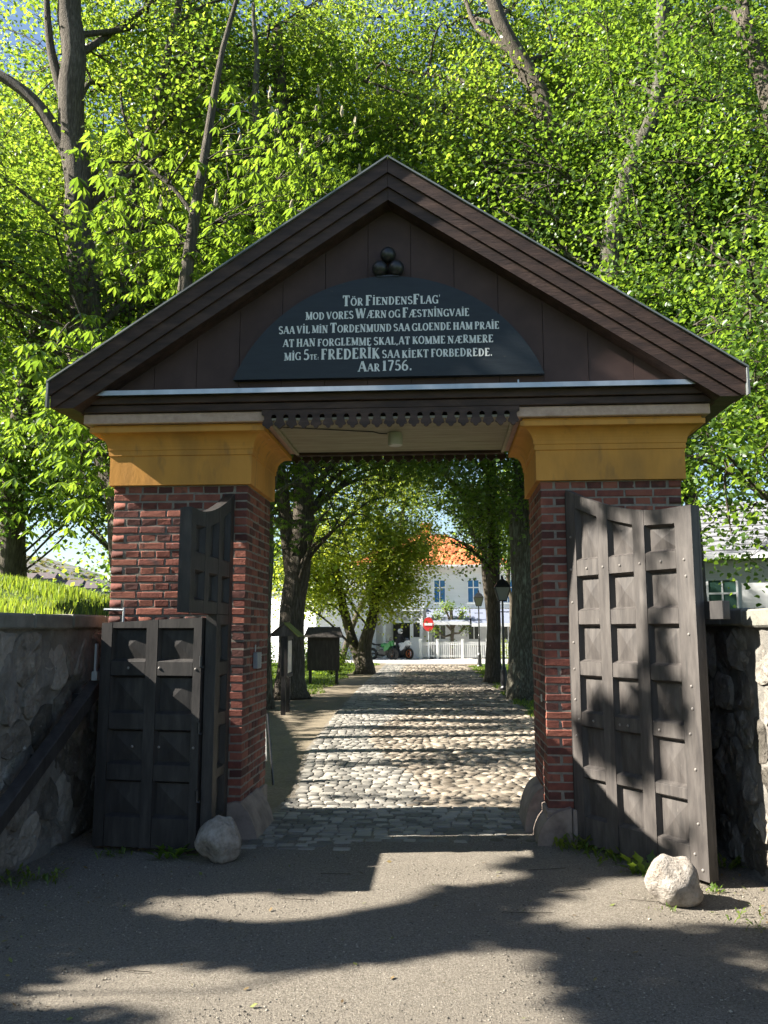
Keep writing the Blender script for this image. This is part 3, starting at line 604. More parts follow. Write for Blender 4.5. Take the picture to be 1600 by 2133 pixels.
# cobbles and setts
def stone_base(seed, nside=8, boxy=0.0):
    r_ = random.Random(seed); ring = []
    for k in range(nside):
        a = 2*math.pi*(k+0.5)/nside; c, s_ = math.cos(a), math.sin(a)
        q = (abs(c)**(2+6*boxy)+abs(s_)**(2+6*boxy))**(-1/(2+6*boxy)); rr = q*(1+r_.uniform(-0.08, 0.08)); ring.append((c*rr*0.5, s_*rr*0.5))
    v = [(x, y, -1) for x, y in ring]+[(x*0.99, y*0.99, -0.1) for x, y in ring]+[(x*0.78, y*0.78, 0.7+r_.uniform(-.15, .15)) for x, y in ring]+[(0, 0, 1.0)]
    f = []
    for L_ in (0, 1): f += [(L_*nside+k, L_*nside+(k+1) % nside, (L_+1)*nside+(k+1) % nside, (L_+1)*nside+k) for k in range(nside)]
    f += [(2*nside+k, 2*nside+(k+1) % nside, 3*nside) for k in range(nside)]
    return v, f
CB = [stone_base(k, 8, 0.1) for k in range(5)]; 
def sett_base(seed):
    r_ = random.Random(seed); c = 0.09; ring = [(.5, -.5+c), (.5, .5-c), (.5-c, .5), (-.5+c, .5), (-.5, .5-c), (-.5, -.5+c), (-.5+c, -.5), (.5-c, -.5)]
    ring = [(x+r_.uniform(-.035, .035), y_+r_.uniform(-.035, .035)) for x, y_ in ring]
    v = [(x, y_, -1) for x, y_ in ring]+[(x*0.99, y_*0.99, 0.2) for x, y_ in ring]+[(x*0.88, y_*0.86, 0.85+r_.uniform(-.2, .2)) for x, y_ in ring]+[(0, 0, 1.0)]
    return v, stone_base(0)[1]
SB = [sett_base(20+k) for k in range(5)]
stones = []                                   # (x, y, z, rot, sx, sy, sz, kind)
y = -0.28
while y < 34:
    sp = 0.092 if y < 1.5 else (0.112+0.005*max(0, y-8) if y < 20 else 0.18)
    xl, xr = lane_l(y), lane_r(y)
    strip = xl+1.05+0.25*math.sin(y*0.7) if y < 14 else xl+0.9
    x = xl+0.03+random.uniform(0, .05)
    while x < xr:
        sett = (y < 1.35 and x < 0.15+0.5*math.sin(y*2)) or (x < strip)
        if sett:
            wd = random.uniform(0.095, 0.155)*(1 if y < 12 else 1.6); dp = sp*0.93; h = 0.008; kd = 's'
        else:
            big = 1.35 if (random.random() < 0.25 and y > 2) else 1.0
            wd = random.uniform(0.075, 0.145)*(1 if y < 12 else 1.4)*big; dp = sp*random.uniform(0.85, 1.15); h = random.uniform(0.006, 0.014)*big; kd = 'c'
            if y < 1.5: h *= 0.45
        drop = (y < -0.02 and (x > -0.4+0.6*math.sin(y*9) or random.random() < 0.15)) or (y < 0.6 and x > -0.2 and random.random() < 0.35)
        if not drop and x+wd < xr+0.1:
            stones.append((x+wd/2, y+random.uniform(-.012, .012), GZ+(0.001 if kd == 's' else 0.003)+(random.uniform(-0.003, 0.003) if kd == 's' else random.uniform(-0.010, 0.004)), random.uniform(-.08, .08) if kd == 's' else random.uniform(-.35, .35), wd*0.95, dp, h, kd, random.randrange(5)))
        x += wd+(0.008 if kd == 's' else 0.012)
    y += sp
seen = sorted(range(len(stones)), key=lambda i: (stones[i][0]**2+(stones[i][1]+7)**2)/(stones[i][4]*stones[i][5]))
one = set(seen[:300]); SM = {}
for k in range(5):
    for kd, B_, mm in (('c', CB, 'cobble'), ('s', SB, 'sett')):
        mb = MB().add(*B_[k]); SM[kd, k] = mb.mesh('cobble', M[mm], smooth=(kd == 'c'))
for i in one:
    x, y, z, a, sx, sy, sz, kd, q = stones[i]
    o = link(SM[kd, q], 'cobble' if kd == 'c' else 'sett', lane); o.location = (x, y, z); o.rotation_euler = (0, 0, a); o.scale = (sx, sy, sz)
for kd, B_, mm, nm in (('c', CB, 'cobble', 'cobbles'), ('s', SB, 'sett', 'setts')):
    Vs = []; Fs4 = []; Fs3 = []; off = 0
    for q in range(5):
        A = np.array([s_[:7] for i, s_ in enumerate(stones) if i not in one and s_[7] == kd and s_[8] == q])
        if not len(A): continue
        V, F = replicate(B_[q][0], B_[q][1], A[:, :3], rotz(A[:, 3]), A[:, 4:7])
        Vs.append(V); Fs3.append(F[0]+off); Fs4.append(F[1]+off); off += len(V)
    link(npmesh(nm, np.concatenate(Vs), [np.concatenate(Fs3), np.concatenate(Fs4)], M[mm], smooth=(kd == 'c')), nm, lane, kind='stuff')
# loose stones on the yard
n = 9000; P = np.stack([rng.uniform(-2.9, 2.1, n), -7+rng.uniform(2.6, 7.2, n), np.full(n, GZ+0.001)], 1)
sc_ = rng.uniform(0.0016, 0.0042, (n, 1))*np.array([[2.0, 1.6, 1.0]]); sc_[:60] *= 1.9
oct_v = [(1, 0, 0), (0, 1, 0), (-1, 0, 0), (0, -1, 0), (0, 0, 1), (0.3, 0.2, -1)]
oct_f = [(0, 1, 4), (1, 2, 4), (2, 3, 4), (3, 0, 4), (1, 0, 5), (2, 1, 5), (3, 2, 5), (0, 3, 5)]
V, F = replicate(oct_v, oct_f, P, rotz(rng.uniform(0, 6.28, n)), sc_)
link(npmesh('loose_gravel', V, F, M['pebble']), 'loose_gravel', kind='stuff')
n = 420; P = np.stack([np.concatenate([rng.normal(-2.6, .25, n//3), rng.normal(1.9, .16, n//3), rng.uniform(-2.8, 2.0, n-2*(n//3))]), -7+rng.uniform(3.2, 7.1, n), np.full(n, GZ+0.010)], 1)
P[:, 0] = np.clip(P[:, 0], -2.93, 2.05); a_ = rng.uniform(0, 6.28, n); L_ = rng.uniform(0.008, 0.022, n)
d_ = np.stack([np.cos(a_), np.sin(a_), rng.normal(0, .25, n)], 1)*L_[:, None]; s_ = np.stack([-np.sin(a_), np.cos(a_), rng.normal(0, .3, n)], 1)*L_[:, None]*.5
V = np.stack([P-d_, P+s_, P+d_, P-s_], 1).reshape(-1, 3); k = (np.arange(n)*4)[:, None]
M['litter'] = mat('dead_leaf', [(0.10, 0.065, 0.03), (0.20, 0.14, 0.06), (0.13, 0.15, 0.04)], 3, 3, 0.8, 0, rnd=0.9)
link(npmesh('leaf_litter', V, np.concatenate([np.concatenate([k, k+1, k+2], 1), np.concatenate([k, k+2, k+3], 1)]), M['litter']), 'leaf_litter', kind='stuff')
b = MB()
for k_ in range(7):
    x, y_ = random.uniform(-2, 1.8), random.uniform(-3, -0.6); a = random.uniform(-.5, .5); l = random.uniform(.06, .16)
    b.tube([(x, y_, GZ+.008), (x+l*math.cos(a), y_+l*math.sin(a), GZ+.014), (x+2*l*math.cos(a+.2), y_+2*l*math.sin(a+.2), GZ+.008)], .0022, 4)
b.build('fallen_twigs', M['twig'], kind='stuff')
# ================================================================== boulders
def boulder(name, label, loc, size, seed, pinch=0.0, group=None):
    bm = bmesh.new(); bmesh.ops.create_icosphere(bm, subdivisions=4, radius=0.5)
    P = np.array([q.co[:] for q in bm.verts])
    d = 1+0.20*vnoise(P, 2.6, seed)+0.10*vnoise(P, 5.0, seed+2)+0.03*vnoise(P, 12, seed+4)+0.010*vnoise(P, 28, seed+5)
    for q_ in range(5):
        pn = np.random.default_rng(int(seed*10)+q_).normal(0, 1, 3); pn /= np.linalg.norm(pn); e_ = P @ pn; d = np.where(e_ > 0.36, d*(0.36/np.maximum(e_, .36))**0.8, d)
    P = P*d[:, None]; P[:, 0] *= 1-pinch*(P[:, 2]); P[:, 0] += 0.12*pinch*P[:, 2]
    P[:, 2] = np.maximum(P[:, 2], -0.40)
    for q, c in zip(bm.verts, P): q.co = c
    me = bpy.data.meshes.new(name); bm.to_mesh(me); bm.free(); me.materials.append(M['boulder']); me.shade_smooth()
    o = link(me, name); o.scale = size; o.location = (loc[0], loc[1], GZ+size[2]*0.395); o.rotation_euler = (0, 0, seed)
    return tag(o, label, 'boulder', group)
boulder('boulder', 'pale rounded boulder standing against the foot of the black wicket door', (-1.665, -0.68), (0.31, 0.30, 0.36), 0.6, 0.35, 'boulders holding the doors open')
boulder('boulder', 'sunlit pale boulder in front of the open right door leaf', (1.40, -1.38), (0.38, 0.33, 0.32), 2.3, 0.15, 'boulders holding the doors open')
# ================================================================== stone walls
def clip_half(poly, a, b):
    """keep the side nearer to a than to b"""
    m_ = ((a[0]+b[0])/2, (a[1]+b[1])/2); n_ = (b[0]-a[0], b[1]-a[1]); out = []
    for i in range(len(poly)):
        p, q = poly[i], poly[(i+1) % len(poly)]
        dp = (p[0]-m_[0])*n_[0]+(p[1]-m_[1])*n_[1]; dq = (q[0]-m_[0])*n_[0]+(q[1]-m_[1])*n_[1]
        if dp <= 0: out.append(p)
        if (dp <= 0) != (dq <= 0): t = dp/(dp-dq); out.append((p[0]+(q[0]-p[0])*t, p[1]+(q[1]-p[1])*t))
    return out
def stone_wall(name, label, face_x, y0, y1, ztop, into, sgn, seed, cop, cell=(0.33, 0.27)):
    """a rubble wall whose visible face looks towards sgn*x"""
    r_ = random.Random(seed); seeds = []; nz = int(round((ztop-GZ)/cell[1])); ny = int(round((y1-y0)/cell[0]))
    for j in range(nz):
        for i in range(ny):
            if r_.random() < 0.12: continue
            seeds.append((y0+(i+0.5+r_.uniform(-.36, .36)+0.5*(j % 2)-.25)*cell[0], GZ+(j+0.5+r_.uniform(-.33, .33))*cell[1]))
    b = MB(); xb = face_x+into
    # the mortar bed, an uneven sheet
    gy, gz = 60, 28; V = []; F = []
    for j in range(gz+1):
        for i in range(gy+1): V.append((0, y0+(y1-y0)*i/gy, GZ-0.05+(ztop-GZ+0.05)*j/gz))
    V = np.array(V); V[:, 0] = face_x-sgn*0.002+0.020*vnoise(V, 3.0, seed)+0.014*vnoise(V, 9.0, seed+1)
    F = [(j*(gy+1)+i, j*(gy+1)+i+1, (j+1)*(gy+1)+i+1, (j+1)*(gy+1)+i) for j in range(gz) for i in range(gy)]
    b.add([tuple(p) for p in V], F)
    xi = face_x-sgn*0.05; b.box(min(xi, xb), y0, GZ-0.05, max(xi, xb), y1, ztop-0.01)
    o = b.build(name, M['wallmortar'], kind=None) if False else b.build(name, M['wallmortar'], smooth=False)
    tag(o, label, 'stone wall')
    for a in seeds:
        poly = [(y0+.005, GZ+.01), (y1-.005, GZ+.01), (y1-.005, ztop-.015), (y0+.005, ztop-.015)]
        for c in seeds:
            if c is not a and abs(c[0]-a[0]) < 1.2 and abs(c[1]-a[1]) < 1.2: poly = clip_half(poly, a, c)
            if len(poly) < 3: break
        if len(poly) < 3: continue
        cy = sum(p[0] for p in poly)/len(poly); cz = sum(p[1] for p in poly)/len(poly)
        # round the cell to a smooth stone outline of 14 points
        def rad(th):
            d = (math.cos(th), math.sin(th)); best = 9
            for i in range(len(poly)):
                p, q = poly[i], poly[(i+1) % len(poly)]; ex, ez = q[0]-p[0], q[1]-p[1]; den = d[0]*ez-d[1]*ex
                if abs(den) < 1e-9: continue
                t = ((p[0]-cy)*ez-(p[1]-cz)*ex)/den; s_ = ((p[0]-cy)*d[1]-(p[1]-cz)*d[0])/den
                if t > 0 and -1e-6 <= s_ <= 1+1e-6: best = min(best, t)
            return best
        N = 18; rs = [rad(2*math.pi*k/N) for k in range(N)]; mn = min(rs); gap = r_.uniform(0.008, 0.03)
        rs = [min(x, mn*2.3) for x in rs]; rs = [(rs[k-1]+5*rs[k]+rs[(k+1) % N])/7*(1+r_.uniform(-.07, .07))-gap for k in range(N)]
        if min(rs) < 0.02: continue
        h = r_.uniform(0.003, 0.019); tilt = (r_.uniform(-.14, .14), r_.uniform(-.14, .14)); v = []
        for s_, hh in ((1.02, -0.045), (1.0, h*0.25), (0.86, h*0.8), (0.5, h)):
            for k in range(N):
                th = 2*math.pi*k/N; dy, dz = math.cos(th)*rs[k]*s_, math.sin(th)*rs[k]*s_
                v.append((face_x+sgn*(hh+(tilt[0]*dy+tilt[1]*dz if hh > 0 else 0)+(r_.uniform(-.011, .011) if hh > 0 else 0)), cy+dy, cz+dz))
        v.append((face_x+sgn*h*1.02, cy, cz)); f = []
        for L_ in range(3): f += [(L_*N+k, L_*N+(k+1) % N, (L_+1)*N+(k+1) % N, (L_+1)*N+k) for k in range(N)]
        f += [(3*N+k, 3*N+(k+1) % N, 4*N) for k in range(N)]
        MB().add(v, f).build('wall_stone', M['stonewall'], o)
    # coping
    yy = y0-0.02
    while yy < y1-0.05:
        L_ = min(r_.uniform(0.42, 0.70), y1-yy); x0, x1 = (face_x+sgn*0.05, xb-sgn*0.02)
        dz = r_.uniform(-.008, .008); b = MB(); b.box(min(x0, x1), yy, ztop-0.008+dz, max(x0, x1), yy+L_-0.010, ztop+cop+dz, ch=0.014)
        b.build('coping_stone', M['coping'], o); yy += L_
    return o
stone_wall('stone_wall', 'dark rubble retaining wall left of the gateway with grass bank above', -3.0, -1.60, 0.90, 1.745, -0.40, 1, 11, 0.105)
stone_wall('stone_wall', 'rubble stone wall right of the gateway with concrete coping', 2.12, -3.3, 0.60, 1.76, 0.42, -1, 23, 0.115, (0.30, 0.27))
# timber prop leaning on the left wall, light hinge bar
b = MB(); p0, p1 = Vector((-2.80, -0.10, 1.37)), Vector((-2.86, -1.75, 0.44)); d = (p1-p0).normalized(); sx = Vector((1, 0, 0)); q = d.cross(sx).normalized()
mt = Matrix(((sx.x, d.x, q.x, p0.x), (sx.y, d.y, q.y, p0.y), (sx.z, d.z, q.z, p0.z), (0, 0, 0, 1)))
b.box(-0.05, 0, -0.055, 0.05, (p1-p0).length, 0.055, mt, ch=0.006); rail = b.build('timber_handrail', M['doorblack'])
tag(rail, 'dark slanting timber handrail fixed along the left stone wall', 'handrail')
b = MB(); b.box(-2.98, -0.95, 0.78, -2.86, -0.90, 0.84); b.box(-2.98, -0.30, 1.16, -2.82, -0.25, 1.22); b.build('rail_bracket', M['iron'], rail)
b = MB(); b.box(-2.80, -0.33, 1.36, -2.782, -0.30, 1.62); b.box(-2.81, -0.345, 1.33, -2.765, -0.30, 1.40); o = b.build('lock_bar', M['zinc']); tag(o, 'pale metal lock bar on the wall beside the wicket door', 'lock bar')
# ================================================================== grass bank on the left
def bankz(x, y):
    edge = np.where(y < 0.6, -3.36, -0.24*(y+7)-1.55); t = np.clip((edge-x), 0, None)
    h = (1.78+0.22*np.clip((y-1.5)/2, 0, 1)*np.clip((12-y)/4, 0, 1))*np.clip(t/np.where(y < 0.6, 0.02, 0.55), 0, 1)+0.185*np.clip(t, 0, 4.6)
    far = np.clip((22-y)/11, 0, 1); back = np.clip((-15.0-x)/14, 0, 1)
    return GZ-0.03+(h*(0.25+0.75*far*far*(3-2*far)))*(1-0.6*back)
X, Y = np.meshgrid(np.concatenate([np.linspace(-40, -14, 14)[:-1], np.linspace(-14, -3.0, 90)]), np.concatenate([np.linspace(-8, -1.7, 8)[:-1], np.linspace(-1.7, 14, 90), np.linspace(14.5, 40, 24)]))
P = np.stack([X.ravel(), Y.ravel(), np.zeros(X.size)], 1); P[:, 2] = bankz(P[:, 0], P[:, 1]); P[:, 2] += np.where(P[:, 2] > 1.2, 0.05*vnoise(P, 0.9, 5), 0)
P[:, 2] = np.where(P[:, 1] < -1.62, np.where(P[:, 0] > -6.5, GZ-0.02, P[:, 2]*0.6), P[:, 2])
ny, nx = X.shape; i = np.arange((nx-1)*(ny-1)); r_, c = i//(nx-1), i % (nx-1); a = r_*nx+c
link(npmesh('grass_bank', P, np.stack([a, a+1, a+nx+1, a+nx], 1), M['turf'], smooth=True), 'grass_bank', kind='structure')
def blades(name, P, h, w_, m, lean=0.35, mat_=None):
    n = len(P); a = rng.uniform(0, 6.283, n); l = rng.uniform(0, lean, n)*h; bd = rng.uniform(0, 6.283, n)
    s_ = np.stack([np.cos(a), np.sin(a), np.zeros(n)], 1)*w_[:, None]/2
    t = P+np.stack([np.cos(bd)*l, np.sin(bd)*l, h], 1); mid = P+np.stack([np.cos(bd)*l*0.35, np.sin(bd)*l*0.35, h*0.6], 1)
    V = np.stack([P-s_, P+s_, mid+s_*0.7, t, mid-s_*0.7], 1).reshape(-1, 3); k = (np.arange(n)*5)[:, None]
    tint = np.repeat(rng.uniform(0, 1, n), 5)
    return npmesh(name, V, [np.concatenate([k+2, k+3, k+4], 1), np.concatenate([k, k+1, k+2, k+4], 1)], m, attr=tint)
# long grass on the bank
n = 60000; x = -3.40-rng.uniform(0, 1, n)**1.1*7.5; yv = -1.5+rng.uniform(0, 1, n)*12.5
P = np.stack([x, yv, np.zeros(n)], 1); P[:, 2] = bankz(x, yv); ok = P[:, 2] > 1.6; P = P[ok]; n = len(P)
hh = rng.uniform(0.05, 0.14, n)*(1+0.5*vnoise(P, 1.3, 8)); dist = np.hypot(P[:, 0], P[:, 1]+7)
link(blades('meadow_grass', P, hh, 0.006+0.0010*dist*rng.uniform(.7, 1.3, n), M['grassd']), 'meadow_grass', kind='stuff')
for k in range(16):                               # dandelions in the long grass
    x, yv = -4.0-random.random()*3.6, -0.8+random.random()*6; z = float(bankz(np.array([x]), np.array([yv]))[0])+random.uniform(.10, .18)
    if z < 1.5: continue
    b = MB(); b.tube([(x, yv, z-.2), (x+.01, yv, z)], 0.004, 4); o = b.build('dandelion', M['grassb'])
    me = o.data; a_ = me.attributes.new('tint', 'FLOAT', 'POINT'); a_.data.foreach_set('value', [0.5]*len(me.vertices))
    b = MB(); b.lathe([(0.006, 0), (0.026, 0.012), (0.022, 0.022), (0.004, 0.024)], (x+.01, yv, z), 9); b.build('flower', M['yellow'], o)
    tag(o, 'yellow dandelion flower in the long grass above the left wall', 'dandelion', 'dandelions on the bank')
# lawns beside the lane
def lawn(name, poly_fn, n, x0, x1, y0, y1, hmin=0.03, hmax=0.08, m='grassb'):
    x = rng.uniform(x0, x1, n); yv = y0+(y1-y0)*rng.uniform(0, 1, n)**1.25; ok = poly_fn(x, yv); P = np.stack([x[ok], yv[ok], np.full(ok.sum(), GZ-0.01)], 1)
    d = np.hypot(P[:, 0], P[:, 1]+7); n = len(P)
    return link(blades(name, P, rng.uniform(hmin, hmax, n)*(1+0.4*vnoise(P, 1.2, 4)), 0.004+0.0011*d*rng.uniform(.7, 1.3, n), M[m]), name, kind='stuff')
lr = lambda y: np.interp(y, [1.1, 4, 9.5, 16, 25, 36], [1.0, 1.55, 1.65, 1.5, 1.25, 1.05])
ll = lambda y: np.interp(y, [13, 16, 20, 25, 30, 36], [-4.4, -3.3, -3.4, -3.6, -3.3, -3.2])
lawn('verge_grass', lambda x, y: x > lr(y)+0.10+0.12*np.sin(y*2.3), 26000, 1.0, 5.5, 3.0, 33)
lawn('lawn_grass', lambda x, y: x < ll(y)+0.15*np.sin(y*1.7), 34000, -13, -3.0, 14, 36, 0.03, 0.07)
sheet('verge_soil_right', 1.75, 2.0, 30, 35.9, GZ-0.006, M['turf'])
sheet('lawn', -30, 17.5, -3.7, 35.9, GZ-0.006, M['turf'])
# weeds at the foot of doors and walls
def leafy_weed(name, label, loc, n, size, spread=0.12, grp='weeds at the foot of the walls', broad=False):
    V = []; F = []; T_ = []; r_ = np.random.default_rng(int(abs(loc[0])*1000+abs(loc[1])*77))
    for k in range(n):
        a = r_.uniform(0, 6.28); L_ = 1.45*size*r_.uniform(0.6, 1.15); w_ = L_*(0.30 if broad else 0.20); e = r_.uniform(0.35, 1.15)
        o_ = np.array([r_.normal(0, spread*0.4), r_.normal(0, spread*0.25), 0.0]); d = np.array([math.cos(a)*math.cos(e), math.sin(a)*math.cos(e), math.sin(e)]); s_ = np.array([-math.sin(a), math.cos(a), 0])
        droop = np.array([0, 0, -L_*0.22]); i = len(V)
        pts = [o_, o_+d*L_*.3+s_*w_*.35, o_+d*L_*.38+s_*w_*.12, o_+d*L_*.62+s_*w_*.5+droop*.3, o_+d*L_*.72+s_*w_*.15+droop*.4, o_+d*L_+droop,
               o_+d*L_*.72-s_*w_*.15+droop*.4, o_+d*L_*.62-s_*w_*.5+droop*.3, o_+d*L_*.38-s_*w_*.12, o_+d*L_*.3-s_*w_*.35]
        V += pts; F += [(i, i+1, i+2), (i, i+2, i+8), (i, i+8, i+9), (i+2, i+3, i+4), (i+2, i+4, i+6), (i+2, i+6, i+8), (i+8, i+6, i+7), (i+4, i+5, i+6)]; T_ += [r_.uniform(0.1, 1)]*10
    V = np.array(V)+np.array([loc[0], loc[1], GZ]); o = link(npmesh(name, V, np.array(F), M['leafc'] if broad else M['grassb'], attr=np.array(T_)), name)
    return tag(o, label, 'weed', grp)
leafy_weed('weed', 'low green weeds at the hinge foot of the right door leaf', (1.00, -0.14), 60, 0.13, 0.25)
leafy_weed('weed', 'ragged green weeds under the middle of the right door leaf', (1.27, -0.42), 60, 0.11, 0.34)
leafy_weed('dandelion_plant', 'tall dandelion leaves beside the sunlit boulder, below the right door', (1.33, -0.82), 14, 0.19, 0.10, broad=True)
leafy_weed('weed', 'small bright weed at the free corner of the right door leaf', (1.72, -1.17), 14, 0.06, 0.06, broad=True)
leafy_weed('weed', 'green weeds at the foot of the right stone wall', (1.97, -0.62), 22, 0.12, 0.14)
leafy_weed('weed', 'clover-like weeds at the right edge of the yard', (2.0, -1.75), 80, 0.06, 0.5)
leafy_weed('weed', 'bright tuft of weeds at the lower right edge of the yard', (1.66, -2.52), 34, 0.07, 0.14)
leafy_weed('weed', 'tiny grass tuft at the foot of the sunlit boulder', (1.36, -1.56), 16, 0.04, 0.12)
leafy_weed('dandelion_plant', 'dandelion leaves in front of the black wicket door', (-2.02, -0.63), 16, 0.17, 0.16, broad=True)
leafy_weed('weed', 'small weeds below the left part of the wicket door', (-2.45, -0.58), 36, 0.07, 0.20)
leafy_weed('weed', 'dark weeds at the foot of the left stone wall', (-2.80, -1.25), 90, 0.08, 0.35)
# ================================================================== along the lane
def notice_board(loc, rz, W, zr, zb, zt, label, poster=False, moss=False):
    t = thing('notice_board', label, 'notice board', (loc[0], loc[1], GZ)); t.rotation_euler = (0, 0, rz)
    mt = Matrix.Translation((loc[0], loc[1], 0)) @ Matrix.Rotation(rz, 4, 'Z'); h = W/2
    for s_ in (-1, 1):
        b = MB(); x = s_*(h-0.09); b.box(x-0.045, -0.045, GZ-.03, x+0.045, 0.045, zt+.01, mt); b.build('post', M['doorblack'], t)
    b = MB(); b.box(-h+0.02, -0.065, zb, h-0.02, -0.047, zt, mt); b.box(-h+.04, 0.047, zb+.03, h-.04, 0.065, zt-.03, mt); bd = b.build('board', M['doorblack'], t)
    for x0, x1, z0, z1 in ((-h, -h+.06, zb-.02, zt), (h-.06, h, zb-.02, zt), (-h+.0605, h-.0605, zb-.02, zb+.04), (-h+.0605, h-.0605, zt-.06, zt)):
        b = MB(); b.box(x0, -0.085, z0, x1, -0.066, z1, mt); b.build('rim', M['doorblack'], bd)
    if poster:
        b = MB(); b.box(-h+0.10, -0.072, zb+.07, h-.10, -0.0665, zt-.09, mt); b.build('poster', M['poster'], bd)
    for s_ in (-1, 1):
        b = MB(); v = [mt @ Vector(p) for p in ((-h-.10, s_*0.30, zt-.01), (h+.10, s_*0.30, zt-.01), (h, 0.0, zr), (-h, 0.0, zr), (-h-.10, s_*0.30, zt+.012), (h+.10, s_*0.30, zt+.012), (h, 0.0, zr+.022), (-h, 0.0, zr+.022))]
        b.add(v, [(0, 3, 2, 1), (4, 5, 6, 7), (0, 1, 5, 4), (1, 2, 6, 5), (2, 3, 7, 6), (3, 0, 4, 7)]); b.build('roof_slope', M['moss'] if moss and s_ < 0 else M['doorwood'], t)
    for x_ in (-h+.01, h-.03):
        b = MB(); b.prism([(-0.27, zt), (0.27, zt), (0.0, zr-.02)], x_, x_+.02, mt @ Matrix.Rotation(R(90), 4, 'Z') @ Matrix.Scale(-1, 4, (0, 1, 0))); b.build('roof_gable', M['doorwood'], t)
    return t
notice_board((-3.22, 10.3), R(92), 0.78, 1.86, 0.80, 1.60, 'small roofed notice board seen side-on, with a sheet behind glass, beside the left pillar', True, True)
notice_board((-3.72, 19.3), R(2), 1.0, 1.80, 0.50, 1.50, 'dark roofed notice board on two legs, seen from behind on the lawn')
b = MB(); b.box(-5.46, 24.36, GZ-.02, -5.36, 24.46, 1.20); o = b.build('wooden_post', M['doorblack']); tag(o, 'lone dark wooden post behind the roofed notice board', 'post')
# folding sign behind the left pillar
t = thing('folding_sign', 'folding board with black legs leaning behind the left pillar', 'sign', (-1.80, 2.6, GZ))
b = MB(); b.tube([(-1.86, 2.35, GZ), (-1.97, 2.5, 0.80)], 0.013, 6); b.tube([(-2.3, 2.35, GZ), (-2.25, 2.5, 0.80)], 0.013, 6); b.build('leg_frame', M['iron'], t)
b = MB(); b.add([(-1.95, 2.42, .30), (-2.4, 2.42, .30), (-2.4, 2.53, .80), (-2.0, 2.53, .80), (-1.95, 2.435, .30), (-2.4, 2.435, .30), (-2.4, 2.545, .80), (-2.0, 2.545, .80)], [(0, 1, 2, 3), (7, 6, 5, 4), (0, 4, 5, 1), (1, 5, 6, 2), (2, 6, 7, 3), (3, 7, 4, 0)]); b.build('sign_panel', M['lampwhite'], t)
def street_lamp(loc, H, label, arms=True, s=1.0):
    t = thing('street_lamp', label, 'street lamp', (loc[0], loc[1], GZ), 'black lantern street lamps'); x, y = loc; g = GZ
    b = MB(); b.lathe([(0.13*s, 0), (0.13*s, 0.05), (0.10*s, 0.10), (0.085*s, 0.55), (0.06*s, 0.62), (0.042*s, 0.7), (0.038*s, 1.4), (0.05*s, 1.42), (0.036*s, 1.45), (0.028*s, H-0.50)], (x, y, g), 10); b.build('pole', M['iron'], t, smooth=False)
    if arms:
        b = MB(); b.tube([(x-0.19*s, y, g+H-0.82), (x+0.19*s, y, g+H-0.82)], 0.014*s, 6); b.build('ladder_bar', M['iron'], t)
    zt = g+H-0.5; b = MB()
    s *= 1.3; lo, hi = 0.085*s, 0.165*s
    c0 = [(x-lo, y-lo, zt), (x+lo, y-lo, zt), (x+lo, y+lo, zt), (x-lo, y+lo, zt)]; c1 = [(x-hi, y-hi, zt+.30*s), (x+hi, y-hi, zt+.30*s), (x+hi, y+hi, zt+.30*s), (x-hi, y+hi, zt+.30*s)]
    for k in range(4): b.tube([c0[k], c1[k]], 0.011*s, 5); b.tube([c1[k], c1[(k+1) % 4]], 0.012*s, 5); b.tube([c0[k], c0[(k+1) % 4]], 0.012*s, 5)
    ln = b.build('lantern', M['iron'], t)
    for k in range(4):
        q = [Vector(p) for p in (c0[k], c0[(k+1) % 4], c1[(k+1) % 4], c1[k])]; cc = Vector((x, y, 0)); q = [p+(Vector((x, y, p.z))-p)*0.06 for p in q]
        MB().add(q+[p+(Vector((x, y, p.z))-p)*0.04 for p in q], [(0, 1, 2, 3), (7, 6, 5, 4), (0, 4, 5, 1), (1, 5, 6, 2), (2, 6, 7, 3), (3, 7, 4, 0)]).build('glass_pane', M['lampglass'], ln)
    b = MB(); b.lathe([(0.24*s, 0), (0.22*s, .03*s), (0.16*s, .10*s), (0.07*s, .16*s), (0.03*s, .19*s), (0.045*s, .22*s), (0.01, .27*s)], (x, y, zt+.30*s), 4); 
    b.v = [tuple(Matrix.Translation((x, y, 0)) @ Matrix.Rotation(R(45), 4, 'Z') @ Matrix.Translation((-x, -y, 0)) @ Vector(p)) for p in b.v]; b.build('lamp_hood', M['iron'], ln)
    return t
street_lamp((1.70, 17.4), 3.00, 'nearer black lantern street lamp between the right-hand trunks')
street_lamp((1.62, 31.8), 3.25, 'further black lantern street lamp in front of the grey awnings')
t = street_lamp((-0.62, 43.0), 2.45, 'small black lamp post beside the red no-entry sign', False, 0.8)
# no-entry sign: red disc with a white bar
t = thing('no_entry_sign', 'round red no-entry sign with white bar in front of the white house', 'road sign', (-0.86, 42.0, GZ))
b = MB(); b.tube([(-0.86, 42.03, GZ-.02), (-0.86, 42.03, 2.35)], 0.03, 6); b.build('pole', M['zinc'], t)
def disc(x, y0, y1, z, r_, n=24, sx=1.0): return MB().prism([(x+sx*r_*math.cos(2*math.pi*k/n), z+r_*math.sin(2*math.pi*k/n)) for k in range(n)], y0, y1)
p = disc(-0.86, 41.97, 41.99, 2.05, 0.40, sx=0.78).build('sign_plate', M['red'], t)
b = MB(); b.box(-1.09, 41.955, 1.98, -0.63, 41.9695, 2.12); b.build('white_bar', M['white'], p)
